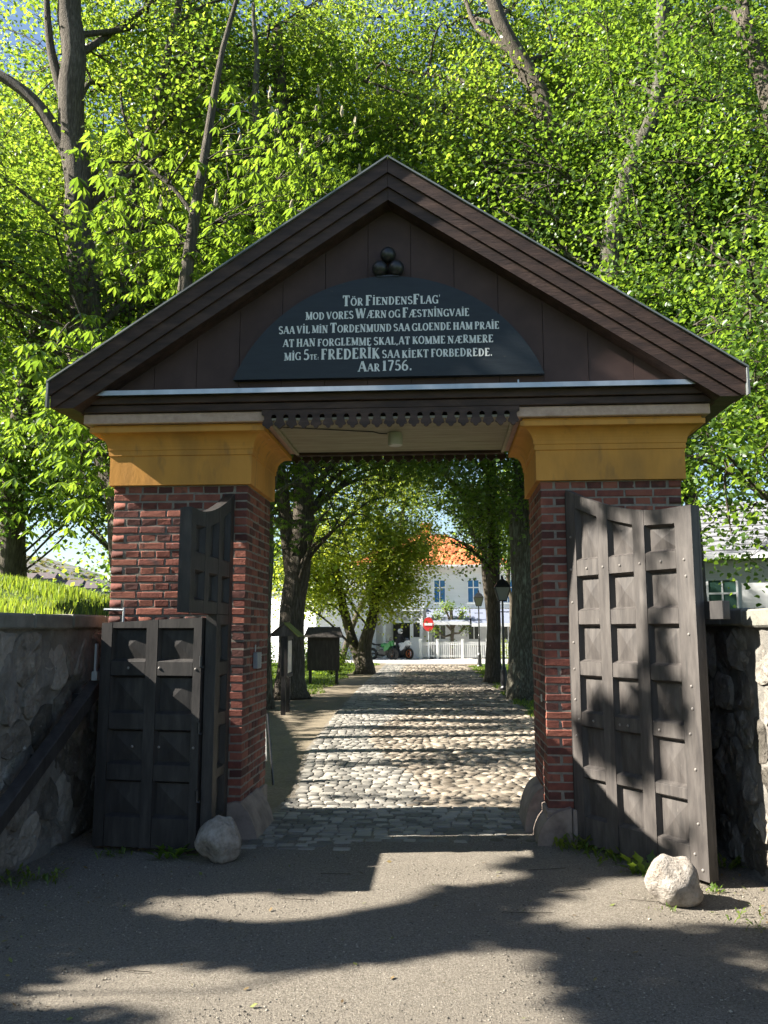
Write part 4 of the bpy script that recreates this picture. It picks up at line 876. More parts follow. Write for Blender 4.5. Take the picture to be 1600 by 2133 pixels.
# ================================================================== white house with orange roof
HY = 44.6
house = thing('white_house', 'white clapboard house with orange tiled roof at the end of the lane', 'house', (0, HY, GZ))
def wallbox(x0, y0, x1, y1, z1, m='clapboard', z0=GZ-.03, nm='wall', par=None):
    b = MB(); b.box(x0, y0, z0, x1, y1, z1); return b.build(nm, M[m], par or house)
wallbox(-1.16, HY, 9.0, HY+8, 5.62)
wallbox(-5.9, HY+0.25, -1.162, HY+8, 5.62)
b = MB(); b.box(-1.17, HY-.06, GZ, -0.98, HY-.001, 5.62); b.build('corner_board', M['bluewhite'], house)
b = MB(); b.box(-1.24, HY-.10, GZ, -1.19, HY-.04, 5.6); b.build('downpipe', M['bluewhite'], house)
b = MB(); b.box(-0.975, HY-.05, 3.06, 9.0, HY-.001, 3.24); b.box(-0.975, HY-.05, 5.50, 9.0, HY-.001, 5.60); b.build('string_course', M['bluewhite'], house)
# hipped roof with real rows of tiles on the visible slopes
ex0, ex1, ey0, ey1, ez, rz_ = -6.2, 4.6, HY-0.4, HY+8.4, 5.60, 8.0
rx0, rx1, ry = -2.2, 0.2, HY+4
b = MB(); v = [(ex0, ey0, ez), (ex1, ey0, ez), (ex1, ey1, ez), (ex0, ey1, ez), (rx0, ry, rz_), (rx1, ry, rz_)]
b.add(v, [(0, 1, 5, 4), (1, 2, 5), (2, 3, 4, 5), (3, 0, 4), (0, 3, 2, 1)]); roof = b.build('roof', M['rooftile'], house)
Vs = []; Fs = []; off = 0
for r_i in range(20):
    t0, t1 = r_i/20, (r_i+1)/20; yA, yB = ey0+(ry-ey0)*t0, ey0+(ry-ey0)*t1; zA, zB = ez+(rz_-ez)*t0, ez+(rz_-ez)*t1
    xa, xb = ex0+(rx0-ex0)*t1, ex1+(rx1-ex1)*t1; nn = int((xb-xa)/0.30)
    for k in range(nn):
        x = xa+k*0.30+(0.15 if r_i % 2 else 0); h = 0.05+random.uniform(0, .02)
        q = [(x, yA-.02, zA+h), (x+.10, yA-.02, zA+h+.05), (x+.27, yA-.02, zA+h-.01), (x, yB, zB+.02), (x+.10, yB, zB+.07), (x+.27, yB, zB+.01), (x, yA-.02, zA), (x+.27, yA-.02, zA)]
        Vs += q; Fs += [(off, off+1, off+4, off+3), (off+1, off+2, off+5, off+4), (off+6, off+7, off+2, off+1), (off+6, off+1, off, off+6)][:3]; off += 8
link(npmesh('roof_tiles', np.array(Vs), np.array(Fs), M['rooftile']), 'roof_tiles', roof, kind='stuff')
b = MB(); b.box(-1.45, HY+3.6, 7.5, -0.75, HY+4.2, 8.70); b.box(-1.50, HY+3.55, 8.58, -0.70, HY+4.25, 8.72); b.build('chimney', M['rooftile'], roof)
b = MB(); b.box(ex0, ey0-.08, ez-.06, ex1, ey0+.02, ez+.05); b.build('gutter', M['bluewhite'], roof)
def window(par, x0, z0, x1, z1, y, trans=0.33, glass_='panedark', fr='bluewhite', t=0.07):
    f = MB(); w_ = t
    f.box(x0-w_, y-.07, z0-w_, x0, y-.002, z1+w_); f.box(x1, y-.07, z0-w_, x1+w_, y-.002, z1+w_); f.box(x0+.0005, y-.069, z1, x1-.0005, y-.002, z1+w_); f.box(x0+.0005, y-.069, z0-w_, x1-.0005, y-.002, z0)
    xm = (x0+x1)/2; zt = z1-(z1-z0)*trans
    f.box(xm-.03, y-.06, z0+.0005, xm+.03, y-.002, z1-.0005); f.box(x0+.0005, y-.058, zt-.035, xm-.031, y-.002, zt+.035); f.box(xm+.031, y-.058, zt-.035, x1-.0005, y-.002, zt+.035)
    f.box(x0-w_-.05, y-.12, z0-w_-.06, x1+w_+.05, y-.002, z0-w_-.001)
    o = f.build('window', M[fr], par)
    for a, c in ((x0, xm-.03), (xm+.03, x1)):
        for q, r_ in ((z0, zt-.035), (zt+.035, z1)):
            MB().box(a+.001, y-.03, q+.001, c-.001, y-.022, r_-.001).build('pane', M[glass_], o)
    return o
for xc in (-0.20, 1.85, 3.9, 6.0):
    window(house, xc-.32, 3.40, xc+.32, 4.72, HY, 0.33, 'panesky')
    window(house, xc-.32, 1.18, xc+.32, 2.42, HY, 0.30, 'panedark')
window(house, -4.6, 3.4, -4.0, 4.72, HY+.25, .33, 'panesky')
# entrance bay with trellis braces
bay = MB(); bx0_, bx1_, by = -3.55, -1.28, HY-0.55
for x in (bx0_, -1.93, bx1_): bay.box(x-.07, by, GZ, x+.07, by+.14, 2.95)
bay.box(bx0_-.10, by-.03, 2.86, bx1_+.10, by+.25, 3.04); bay.box(bx0_, by+.01, 2.16, bx1_, by+.13, 2.26)
for xa, xb in ((bx0_, (bx0_-1.93)/2), ((bx0_-1.93)/2, -1.93), (-1.93, bx1_)):
    for s_ in (0, 1):
        bay.tube([(xa if s_ else xb, by+.07, 2.24), (xb if s_ else xa, by+.07, 2.88)], 0.035, 4)
bay.box(-1.86, by+.02, GZ, bx1_-.07, by+.10, 1.28); bay.box(-1.86, by+.02, 1.28, -1.80, by+.10, 2.16); bay.box(bx1_-.13, by+.02, 1.28, bx1_-.07, by+.10, 2.16)
porch = bay.build('porch', M['bluewhite'], house)
b = MB(); b.box(-3.05, HY+.10, GZ, -1.95, HY+.24, 2.14); b.build('doorway', M['dark'], house)
b = MB(); b.box(-1.80, HY-.5, 1.30, -1.42, HY-.46, 2.12); b.build('pane', M['panedark'], porch)
b = MB(); b.box(bx0_-.2, by-.05, 3.05, bx1_+.15, HY+.24, 3.12); b.build('porch_roof', M['bluewhite'], porch)
# awnings
for k, (xa, xb, yo, za, zo) in enumerate(((-1.0, 1.55, 1.9, 3.0, 2.22), (1.65, 4.4, 2.0, 2.98, 2.12), (4.5, 7.2, 2.0, 2.95, 2.05))):
    b = MB(); b.add([(xa, HY-.07, za), (xb, HY-.07, za), (xb, HY-yo, zo), (xa, HY-yo, zo), (xa, HY-.07, za-.03), (xb, HY-.07, za-.03), (xb, HY-yo, zo-.03), (xa, HY-yo, zo-.03)], [(3, 2, 1, 0), (4, 5, 6, 7), (0, 1, 5, 4), (1, 2, 6, 5), (2, 3, 7, 6), (3, 0, 4, 7)])
    a = b.build('awning', M['awning'], house)
    b = MB(); b.box(xa, HY-yo-.03, zo-.20, xb, HY-yo-.005, zo-.0); b.build('hem', M['awnwhite'], a)
    b = MB(); b.tube([(xb-.02, HY-yo+.02, zo-.05), (xb-.02, HY-.08, 2.0)], 0.02, 5); b.tube([(xa+.02, HY-yo+.02, zo-.05), (xa+.02, HY-.08, 2.0)], 0.02, 5); b.build('awning_arm', M['iron'], a)
# low sunlit wing further left
wing = thing('low_white_building', 'low bright white building behind the shrubs left of the lane', 'building', (-9, 41, GZ))
b = MB(); b.box(-0.0, 0, 0, 8.0, 5, 3.9)
mt = Matrix.Translation((-12.8, 44.6, GZ-.02)) @ Matrix.Rotation(R(-38), 4, 'Z')
b = MB(); b.box(0, 0, 0, 7.2, 5, 3.8, mt); b.build('wall', M['clapboard'], wing)
b = MB(); b.box(-.25, -.25, 3.8, 7.45, 5.2, 3.92, mt); b.build('roof', M['slate'], wing)
for x in (1.3, 4.2):
    o = window(wing, x, 1.1, x+.8, 2.4, 0, .3)
    for q in [o]+list(o.children):
        q.data = q.data.copy(); q.data.transform(mt)
# picket fence
fence = thing('picket_fence', 'white picket fence in front of the house under the awnings', 'fence', (1.5, 42.6, GZ))
FY = 42.6; px = [-1.35, -0.35, 1.10, 2.55, 3.1, 4.0, 5.4, 6.8]
for x in px:
    b = MB(); b.box(x-.07, FY-.07, GZ-.02, x+.07, FY+.07, 1.16, ch=.01); b.box(x-.09, FY-.09, 1.165, x+.09, FY+.09, 1.20); b.build('post', M['white'], fence)
b = MB()
for z in (0.20, 0.88): b.box(-1.28, FY-.02, z, 6.8, FY+.02, z+.06)
b.build('rail', M['white'], fence)
b = MB(); x = -1.25
while x < 6.75:
    if min(abs(x-q) for q in px) > 0.10: b.box(x-.02, FY-.045, 0.14, x+.02, FY-.022, 0.98)
    x += 0.115
b.build('pickets', M['white'], fence, kind='stuff')
b = MB()
for xa, xb in ((-1.35, -0.42), (-0.28, 1.03), (1.17, 2.48)): b.box(xa+.05, FY+.05, 1.00, xb-.05, FY+.07, 1.03)
b.build('top_bar', M['white'], fence)
# tables and chairs behind the fence, seen in slivers
for k, (x, y) in enumerate(((-0.75, 43.7), (1.9, 43.6))):
    t = thing('cafe_table', ['small cafe table behind the fence beside the sign', 'small cafe table behind the fence, further right'][k], 'table', (x, y, GZ))
    b = MB(); b.lathe([(0.30, 0), (0.30, .03)], (x, y, .75), 12); b.build('tabletop', M['ceilwood'], t)
    b = MB(); b.tube([(x, y, GZ), (x, y, .75)], .03, 6); b.lathe([(.2, 0), (.2, .02)], (x, y, GZ), 10); b.build('leg', M['iron'], t)
# ================================================================== motorbikes and rider
def bike(x, y, rz, paint, label, wheel='iron'):
    t = thing('motorbike', label, 'motorbike', (x, y, GZ)); mt = Matrix.Translation((x, y, GZ)) @ Matrix.Rotation(rz, 4, 'Z')
    def P(*l): return [mt @ Vector(p) for p in l]
    def put(b, nm, m, par=t, sm=False):
        b.v = [tuple(mt @ Vector(p)) for p in b.v]; return b.build(nm, m, par, smooth=sm)
    for wx in (-0.70, 0.70):
        b = MB(); b.tube([(wx+.29*math.cos(2*math.pi*k/18), 0, .31+.29*math.sin(2*math.pi*k/18)) for k in range(19)], 0.065, 8, False); w_ = put(b, 'wheel', M['rubber'])
        b = MB(); b.tube([(wx+.21*math.cos(2*math.pi*k/18), 0, .31+.21*math.sin(2*math.pi*k/18)) for k in range(19)], 0.022, 6, False)
        for k in range(5): b.tube([(wx, 0, .31), (wx+.20*math.cos(k*1.257), 0, .31+.20*math.sin(k*1.257))], .016, 5)
        put(b, 'rim', M[wheel], w_)
    b = MB()
    for s_ in (-1, 1): b.tube([(.70, s_*.09, .31), (.47, s_*.09, .98)], .024, 6); b.tube([(-.70, s_*.09, .31), (-.12, s_*.08, .42)], .026, 6)
    b.tube([(.45, 0, .92), (.1, 0, .62), (-.15, 0, .42)], .045, 6); b.tube([(-.1, 0, .72), (-.72, 0, .93)], .03, 6); put(b, 'frame', M['iron'])
    b = MB(); b.box(-.22, -.16, .24, .28, .16, .58, ch=.05); b.tube([(.2, .12, .30), (-.1, .16, .2), (-.75, .20, .34)], .05, 8); put(b, 'engine', M['iron'])
    b = MB(); b.lathe([(.02, -.30), (.13, -.22), (.17, -.02), (.16, .14), (.10, .26), (.02, .30)], (0, 0, 0), 12); b.v = [(p[2]+.16, p[0]*.9, .80+p[1]*.85) for p in b.v]; put(b, 'fuel_tank', paint, sm=True)
    b = MB()
    for s_ in (-1, 1): b.prism([(.62, .80), (.55, 1.0), (.28, .84), (.12, .60), (.22, .46), (.42, .56)][::-1], s_*.17-.012, s_*.17+.012)
    b.prism([(.80, .80), (.66, 1.06), (.48, 1.02), (.50, .74)][::-1], -.12, .12); put(b, 'fairing', paint)
    b = MB(); b.prism([(.70, 1.06), (.52, 1.24), (.47, 1.06)][::-1], -.09, .09); put(b, 'windscreen', M['panedark'])
    b = MB(); b.box(-.60, -.11, .80, -.10, .11, .88, ch=.03); b.add([(-.60, -.09, .86), (-.60, .09, .86), (-.92, .04, 1.02), (-.92, -.04, 1.02), (-.60, -.09, .80), (-.60, .09, .80)], [(0, 1, 2, 3), (4, 3, 2, 5), (0, 3, 4), (1, 5, 2)]); put(b, 'seat', M['rubber'])
    b = MB(); b.tube([(.40, -.34, 1.02), (.46, -.15, 1.04), (.46, .15, 1.04), (.40, .34, 1.02)], .016, 6)
    b.tube([(.45, -.28, 1.03), (.45, -.33, 1.18)], .01, 5); b.tube([(.45, .28, 1.03), (.45, .33, 1.18)], .01, 5); put(b, 'handlebar', M['iron'])
    b = MB(); b.lathe([(.01, 0), (.07, .0), (.075, -.04)], (0, 0, 0), 10); b.v = [(.80-p[2]*.5, p[0], .90+p[1]) for p in b.v]; put(b, 'headlight', M['lampglass'])
    return t
bike(-3.45, 41.3, R(-28), M['green'], 'bright green motorbike parked beside the orange-wheeled one')
bike(-2.55, 42.6, R(-38), M['white'], 'white and black motorbike with orange wheels, its rider seated on it', 'orange')
def person(loc, rz):
    mt = Matrix.Translation(loc) @ Matrix.Rotation(rz, 4, 'Z')
    J = [((0, 0, .90), .15), ((0.10, 0, 1.10), .145), ((.20, 0, 1.32), .155), ((.25, 0, 1.44), .07), ((.28, 0, 1.54), .09), ((.29, 0, 1.66), .09),
         ((.22, .19, 1.38), .07), ((.38, .25, 1.16), .05), ((.50, .27, 1.04), .035), ((.22, -.19, 1.38), .07), ((.38, -.25, 1.16), .05), ((.50, -.27, 1.04), .035),
         ((.28, .22, .80), .085), ((.16, .27, .34), .055), ((.28, .28, .10), .05), ((.28, -.22, .80), .085), ((.16, -.27, .34), .055), ((.28, -.28, .10), .05)]
    E_ = [(0, 1), (1, 2), (2, 3), (3, 4), (4, 5), (2, 6), (6, 7), (7, 8), (2, 9), (9, 10), (10, 11), (0, 12), (12, 13), (13, 14), (0, 15), (15, 16), (16, 17)]
    me = bpy.data.meshes.new('person'); me.from_pydata([mt @ Vector(j[0]) for j in J], E_, []); me.materials.append(M['cloth'])
    o = link(me, 'person')
    o.modifiers.new('skin', 'SKIN')
    sv = me.skin_vertices[0].data
    for i, j in enumerate(J): sv[i].radius = (j[1], j[1]); sv[i].use_root = (i == 0)
    o.modifiers.new('sub', 'SUBSURF').levels = 1; o.modifiers['sub'].render_levels = 2
    tag(o, 'person in dark jacket and grey helmet seated on the white motorbike', 'person')
    b = MB(); b.lathe([(.02, -.15), (.11, -.13), (.145, -.03), (.15, .05), (.11, .14), (.02, .165)], (0, 0, 0), 16); b.v = [tuple(mt @ Vector((p[0]+.30, p[1], p[2]+1.64))) for p in b.v]; h = b.build('helmet', M['helmet'], o, smooth=True)
    b = MB(); b.box(.405, -.09, 1.60, .455, .09, 1.69, mt, ch=.015); b.build('visor', M['panedark'], o)
    for s_ in (-1, 1):
        b = MB(); c = Vector((.50, s_*.27, 1.03)); b.box(c.x-.045, c.y-.04, c.z-.02, c.x+.04, c.y+.04, c.z+.02, mt, ch=.012)
        for k in range(4): b.tube([mt @ (c+Vector((.03, (k-1.5)*.02, .015))), mt @ (c+Vector((.065, (k-1.5)*.02, .0))), mt @ (c+Vector((.05, (k-1.5)*.02, -.03)))], .009, 5)
        b.tube([mt @ (c+Vector((-.01, -s_*.035, 0))), mt @ (c+Vector((.02, -s_*.06, -.01)))], .010, 5); b.build('glove', M['cloth'], o)
person((-2.75, 42.75, GZ-.06), R(-38))
# ================================================================== building to the right
rb = thing('white_building', 'bright white building with grey slate roof beyond the right stone wall', 'building', (11, 24, GZ))
mt = Matrix.Translation((6.6, 26.5, GZ-.02)) @ Matrix.Rotation(R(-24), 4, 'Z')
b = MB(); b.box(0, 0, 0, 16, 9, 4.35, mt); b.build('wall', M['clapboard'], rb)
b = MB(); v = [(-.5, -.5, 4.35), (16.5, -.5, 4.35), (16.5, 9.5, 4.35), (-.5, 9.5, 4.35), (-.5, 4.5, 7.0), (16.5, 4.5, 7.0)]
b.add([mt @ Vector(p) for p in v], [(0, 1, 5, 4), (2, 3, 4, 5), (0, 4, 3), (1, 2, 5), (0, 3, 2, 1)]); rr = b.build('roof', M['slate'], rb)
b = MB(); b.box(-.55, -.62, 4.24, 16.5, -.505, 4.42, mt); b.build('gutter', M['bluewhite'], rr)
b = MB()
for k in range(12): b.box(-.5, -.5+k*.42, 4.38+k*.222, 16.5, -.46+k*.42, 4.42+k*.222, mt)
b.build('slate_courses', M['slate'], rr, kind='stuff')
for k in range(6):
    o = window(rb, 1.2+2.35*k, 1.9, 2.15+2.35*k, 3.5, 0, .30, 'panegreen')
    for q in [o]+list(o.children): q.data = q.data.copy(); q.data.transform(mt)
# ================================================================== hill with houses far left
n_ = 60; V = []; 
for j in range(14):
    for i in range(n_+1):
        x = -330+280*i/n_; s_ = max(0, 1-abs(x+215)/150); t_ = j/13
        prof = 20*min(1, (x*-1-60)/110) if x < -60 else 0
        h = max(0, float(np.interp(x, [-330, -230, -172, -150, -128, -112, -90, -50], [52, 46, 31, 25, 17, 12, 6, 0]))); V.append((x, 255+j*9, h*math.sin(min(1, t_*1.35)*math.pi/2)))
V = np.array(V); nz_ = 2.2*vnoise(V, 0.09, 3)+1.0*vnoise(V, 0.3, 5); V[:, 2] = np.maximum(V[:, 2]+nz_*np.clip(V[:, 2]/10, 0, 1), -0.5)
F = np.array([(j*(n_+1)+i, j*(n_+1)+i+1, (j+1)*(n_+1)+i+1, (j+1)*(n_+1)+i) for j in range(13) for i in range(n_)])
link(npmesh('hill', V, F, M['rock']), 'hill', kind='structure')
FH = [(-152, 262, 16.5, 8, 8, 6.0, 'grey house with dark roof on the hillside, leftmost of the far houses'), (-141, 258, 13.5, 15, 8, 4.6, 'long low house with pinkish roof below the rocky hill'), (-131.5, 262, 13.5, 7, 6, 5.0, 'narrow grey house between the long low house and the hill foot'),
      (-123, 262, 11.5, 8, 7, 4.5, 'dark box-shaped house right of the long low house'), (-116, 262, 11.0, 5, 6, 4.2, 'small dark house beside the brick pillar, rightmost of the far houses')]
for x, y, z, w_, d_, h_, lab in FH:
    t = thing('far_house', lab, 'house', (x, y, 0), 'houses on the far hillside')
    b = MB(); b.box(x-w_/2, y, -1, x+w_/2, y+d_, z+h_); b.build('wall', M['farhouse'], t)
    b = MB(); b.add([(x-w_/2-.5, y-.5, z+h_), (x+w_/2+.5, y-.5, z+h_), (x+w_/2+.5, y+d_+.5, z+h_), (x-w_/2-.5, y+d_+.5, z+h_), (x-w_/2, y+d_/2, z+h_+2.2), (x+w_/2, y+d_/2, z+h_+2.2)], [(0, 1, 5, 4), (2, 3, 4, 5), (0, 4, 3), (1, 2, 5), (0, 3, 2, 1)]); b.build('roof', M['farroof'], t)
    for k in range(max(2, int(w_/4))):
        xx = x-w_/2+w_*(k+.5)/max(2, int(w_/4)); b = MB(); b.box(xx-.6, y-.08, z+h_-3.2, xx+.6, y-.02, z+h_-1.6); b.build('window', M['panedark'], t)
# ================================================================== trees
COT = 1/math.tan(SUN_EL)
def sunfoot(P):
    """where the sun lays the shadow of points P on the ground"""
    h = P[:, 2]-GZ; return P[:, 0]+h*COT*math.cos(SUN_AZ), P[:, 1]+h*COT*math.sin(SUN_AZ)
def inpoly(x, y, poly):
    r_ = np.zeros(len(x), bool); n = len(poly)
    for i in range(n):
        (x0, y0), (x1, y1) = poly[i], poly[(i+1) % n]
        if y0 == y1: continue
        c = ((y0 > y) != (y1 > y)) & (x < (x1-x0)*(y-y0)/(y1-y0)+x0); r_ ^= c
    return r_
GAPS = [[(-0.9, -0.48), (0.33, -0.43), (0.45, -0.61), (0.58, -1.05), (0.1, -1.08), (-0.23, -1.61), (-0.82, -1.84), (-1.46, -1.85), (-2.0, -1.70), (-1.77, -1.56), (-1.15, -1.50), (-0.6, -1.42), (-0.7, -1.0)],
        [(0.45, -1.70), (0.76, -1.38), (1.15, -1.0), (3.4, -0.90), (3.4, -1.60), (1.34, -1.76), (0.76, -1.82)],
        [(-2.1, -2.38), (-1.43, -2.43), (-0.89, -2.50), (-0.58, -2.67), (-0.4, -2.63), (-0.07, -2.43), (0.17, -2.35), (0.95, -2.28), (0.85, -3.6), (-0.98, -3.6), (-1.3, -3.02), (-1.5, -3.01), (-2.2, -3.06)],
        [(1.52, -2.32), (1.71, -2.24), (1.8, -2.5), (1.52, -2.6)]]
def sunlit(P):
    """gaps in the crowns through which the sun reaches yard, doors, lane and bank"""
    X, Y = sunfoot(P); Q = np.stack([X, Y, np.zeros(len(X))], 1); g = np.zeros(len(X), bool)
    for i, p in enumerate(GAPS): g |= inpoly(X+0.04*vnoise(Q, 3.1, 2), Y+0.03*vnoise(Q, 3.0, 9), p)
    g &= ~(inpoly(X, Y, GAPS[2]) & (vnoise(Q*np.array([1, 2.2, 1]), 1.25, 31) < -0.52))
    nz1 = vnoise(Q*np.array([0.8, 1.5, 1]), 1.5, 41)
    g |= (Y > -1.35) & (Y < 0.62) & (X > 1.55) & (X < 6) & (nz1 > -0.38)                     # right door leaf, front boards
    g |= (Y > -0.44) & (Y < 0.62) & (X > -2.9) & (X < 0.95) & (nz1 > -0.45)
    g |= (Y > -0.45) & (Y < 0.60) & (X >= 6) & (X < 11) & (nz1 > -0.4)
    nz2 = vnoise(Q*np.array([0.28, 2.9, 1]), 1.0, 51)+0.45*vnoise(Q*np.array([0.9, 6, 1]), 1.0, 52)+0.06
    thr = np.interp(Y, [1.0, 1.15, 3.1, 3.3, 3.8, 4.0, 7, 10.5, 11.5, 12.5, 13, 18.5, 19.2, 26, 30, 34, 35], [-.5, -.22, -.15, .5, .5, -.08, -.04, .06, .4, .1, .3, .5, -.6, -.6, -.4, -.5, -2])
    lim = np.interp(Y, [1, 8, 17, 19, 34, 36], [-1.6, -2.45, -2.7, -7, -9, -17])
    g |= (Y > 1.0) & (Y < 47) & (X > lim) & (X < np.where((Y > 34) | ((Y > 21.5) & (Y < 31)), 9.0, 3.2)) & (nz2 > thr)
    g |= (X > -7) & (X < np.where(Y < 0.6, -1.0, 1.0-.24*(Y+7))) & (Y > -0.9) & (Y < 12) & (nz2 > -0.55)                        # bank
    g |= (X > 10.5) & (X < 18) & (Y > 23) & (Y < 27.2) & (vnoise(Q, 0.8, 77) > -0.4)
    g |= (X > 0.9) & (X < 1.9) & (Y > 0.30) & (Y < 0.66)
    return g
def smooth_path(pts, n):
    P = np.array(pts, float); m_ = len(P); out = []
    for i in range(m_-1):
        p0, p1, p2, p3 = P[max(i-1, 0)], P[i], P[i+1], P[min(i+2, m_-1)]
        for k in range(n): t = k/n; out.append(0.5*((2*p1)+(-p0+p2)*t+(2*p0-5*p1+4*p2-p3)*t*t+(-p0+3*p1-3*p2+p3)*t**3))
    out.append(P[-1]); return np.array(out)
def tubes(paths, radii, sides):
    """many tubes with the same number of points at once: paths (n,k,3), radii (n,k)"""
    n, k, _ = paths.shape; d = np.gradient(paths, axis=1); d /= np.linalg.norm(d, axis=2, keepdims=True)+1e-9
    ref = np.zeros_like(d); ref[..., 0] = 1; ref[np.abs(d[..., 0]) > 0.8] = (0, 1, 0)
    u = np.cross(d, ref); u /= np.linalg.norm(u, axis=2, keepdims=True)+1e-9; v = np.cross(d, u)
    a = np.arange(sides)*2*np.pi/sides
    V = paths[:, :, None]+(u[:, :, None]*np.cos(a)[:, None]+v[:, :, None]*np.sin(a)[:, None])*radii[:, :, None, None]
    idx = np.arange(n*k*sides).reshape(n, k, sides); A = idx[:, :-1]; B_ = idx[:, 1:]
    F = np.stack([A, np.roll(A, -1, 2), np.roll(B_, -1, 2), B_], -1).reshape(-1, 4)
    return V.reshape(-1, 3), F
def leaves(C, size, shape, rs, droop=0.5, upv=None):
    """leaf blades at points C"""
    n = len(C); a = rs.uniform(0, 2*np.pi, n); d = np.stack([np.cos(a), np.sin(a), rs.normal(-droop, 0.55, n)], 1); d /= np.linalg.norm(d, axis=1, keepdims=True)
    up = np.stack([rs.normal(0, 0.55, n), rs.normal(0, 0.55, n), np.ones(n)], 1) if upv is None else upv+rs.normal(0, .24, (n, 3)); s_ = np.cross(d, up); s_ /= np.linalg.norm(s_, axis=1, keepdims=True)+1e-9; nn = np.cross(s_, d)
    L_ = size*rs.uniform(0.65, 1.25, n); Lc = L_[:, None]; cup = rs.uniform(0.05, 0.22, n)[:, None]*Lc
    if shape == 'kite':
        V = np.stack([C, C+d*Lc*.45+s_*Lc*.42+nn*cup, C+d*Lc, C+d*Lc*.45-s_*Lc*.42+nn*cup], 1); k = (np.arange(n)*4)[:, None]
        return V.reshape(-1, 3), np.concatenate([np.concatenate([k, k+1, k+2], 1), np.concatenate([k, k+2, k+3], 1)]), 4
    if shape == 'heart':
        V = np.stack([C, C+d*Lc*.12+s_*Lc*.34+nn*cup*.7, C+d*Lc*.58+s_*Lc*.36+nn*cup, C+d*Lc-nn*cup*.5, C+d*Lc*.58-s_*Lc*.36+nn*cup, C+d*Lc*.12-s_*Lc*.34+nn*cup*.7], 1); k = (np.arange(n)*6)[:, None]
        return V.reshape(-1, 3), np.concatenate([np.concatenate([k, k+1, k+2, k+3], 1), np.concatenate([k, k+3, k+4, k+5], 1)]), 6
    # palmate chestnut leaf: six drooping leaflets
    Vs = []; m_ = 6; base = rs.uniform(0, 2*np.pi, n)
    for j in range(m_):
        b_ = base+(j-2.5)*0.80; dd = np.stack([np.cos(b_), np.sin(b_), np.full(n, -0.65)+rs.normal(0, .18, n)], 1); dd /= np.linalg.norm(dd, axis=1, keepdims=True)
        ss = np.cross(dd, np.array([0, 0, 1.0])); ss /= np.linalg.norm(ss, axis=1, keepdims=True); l = Lc*(1.0-0.16*abs(j-2.5)/2.5); sag = np.array([0, 0, -1.0])*l*0.22
        Vs.append(np.stack([C, C+dd*l*.62+ss*l*.17, C+dd*l+sag, C+dd*l*.62-ss*l*.17], 1))
    V = np.stack(Vs, 1).reshape(-1, 3); k = (np.arange(n*m_)*4)[:, None]
    return V, np.concatenate([np.concatenate([k, k+1, k+2], 1), np.concatenate([k, k+2, k+3], 1)]), 4*m_
NLEAF = [0]
DN = 1.3; DC = 1.45
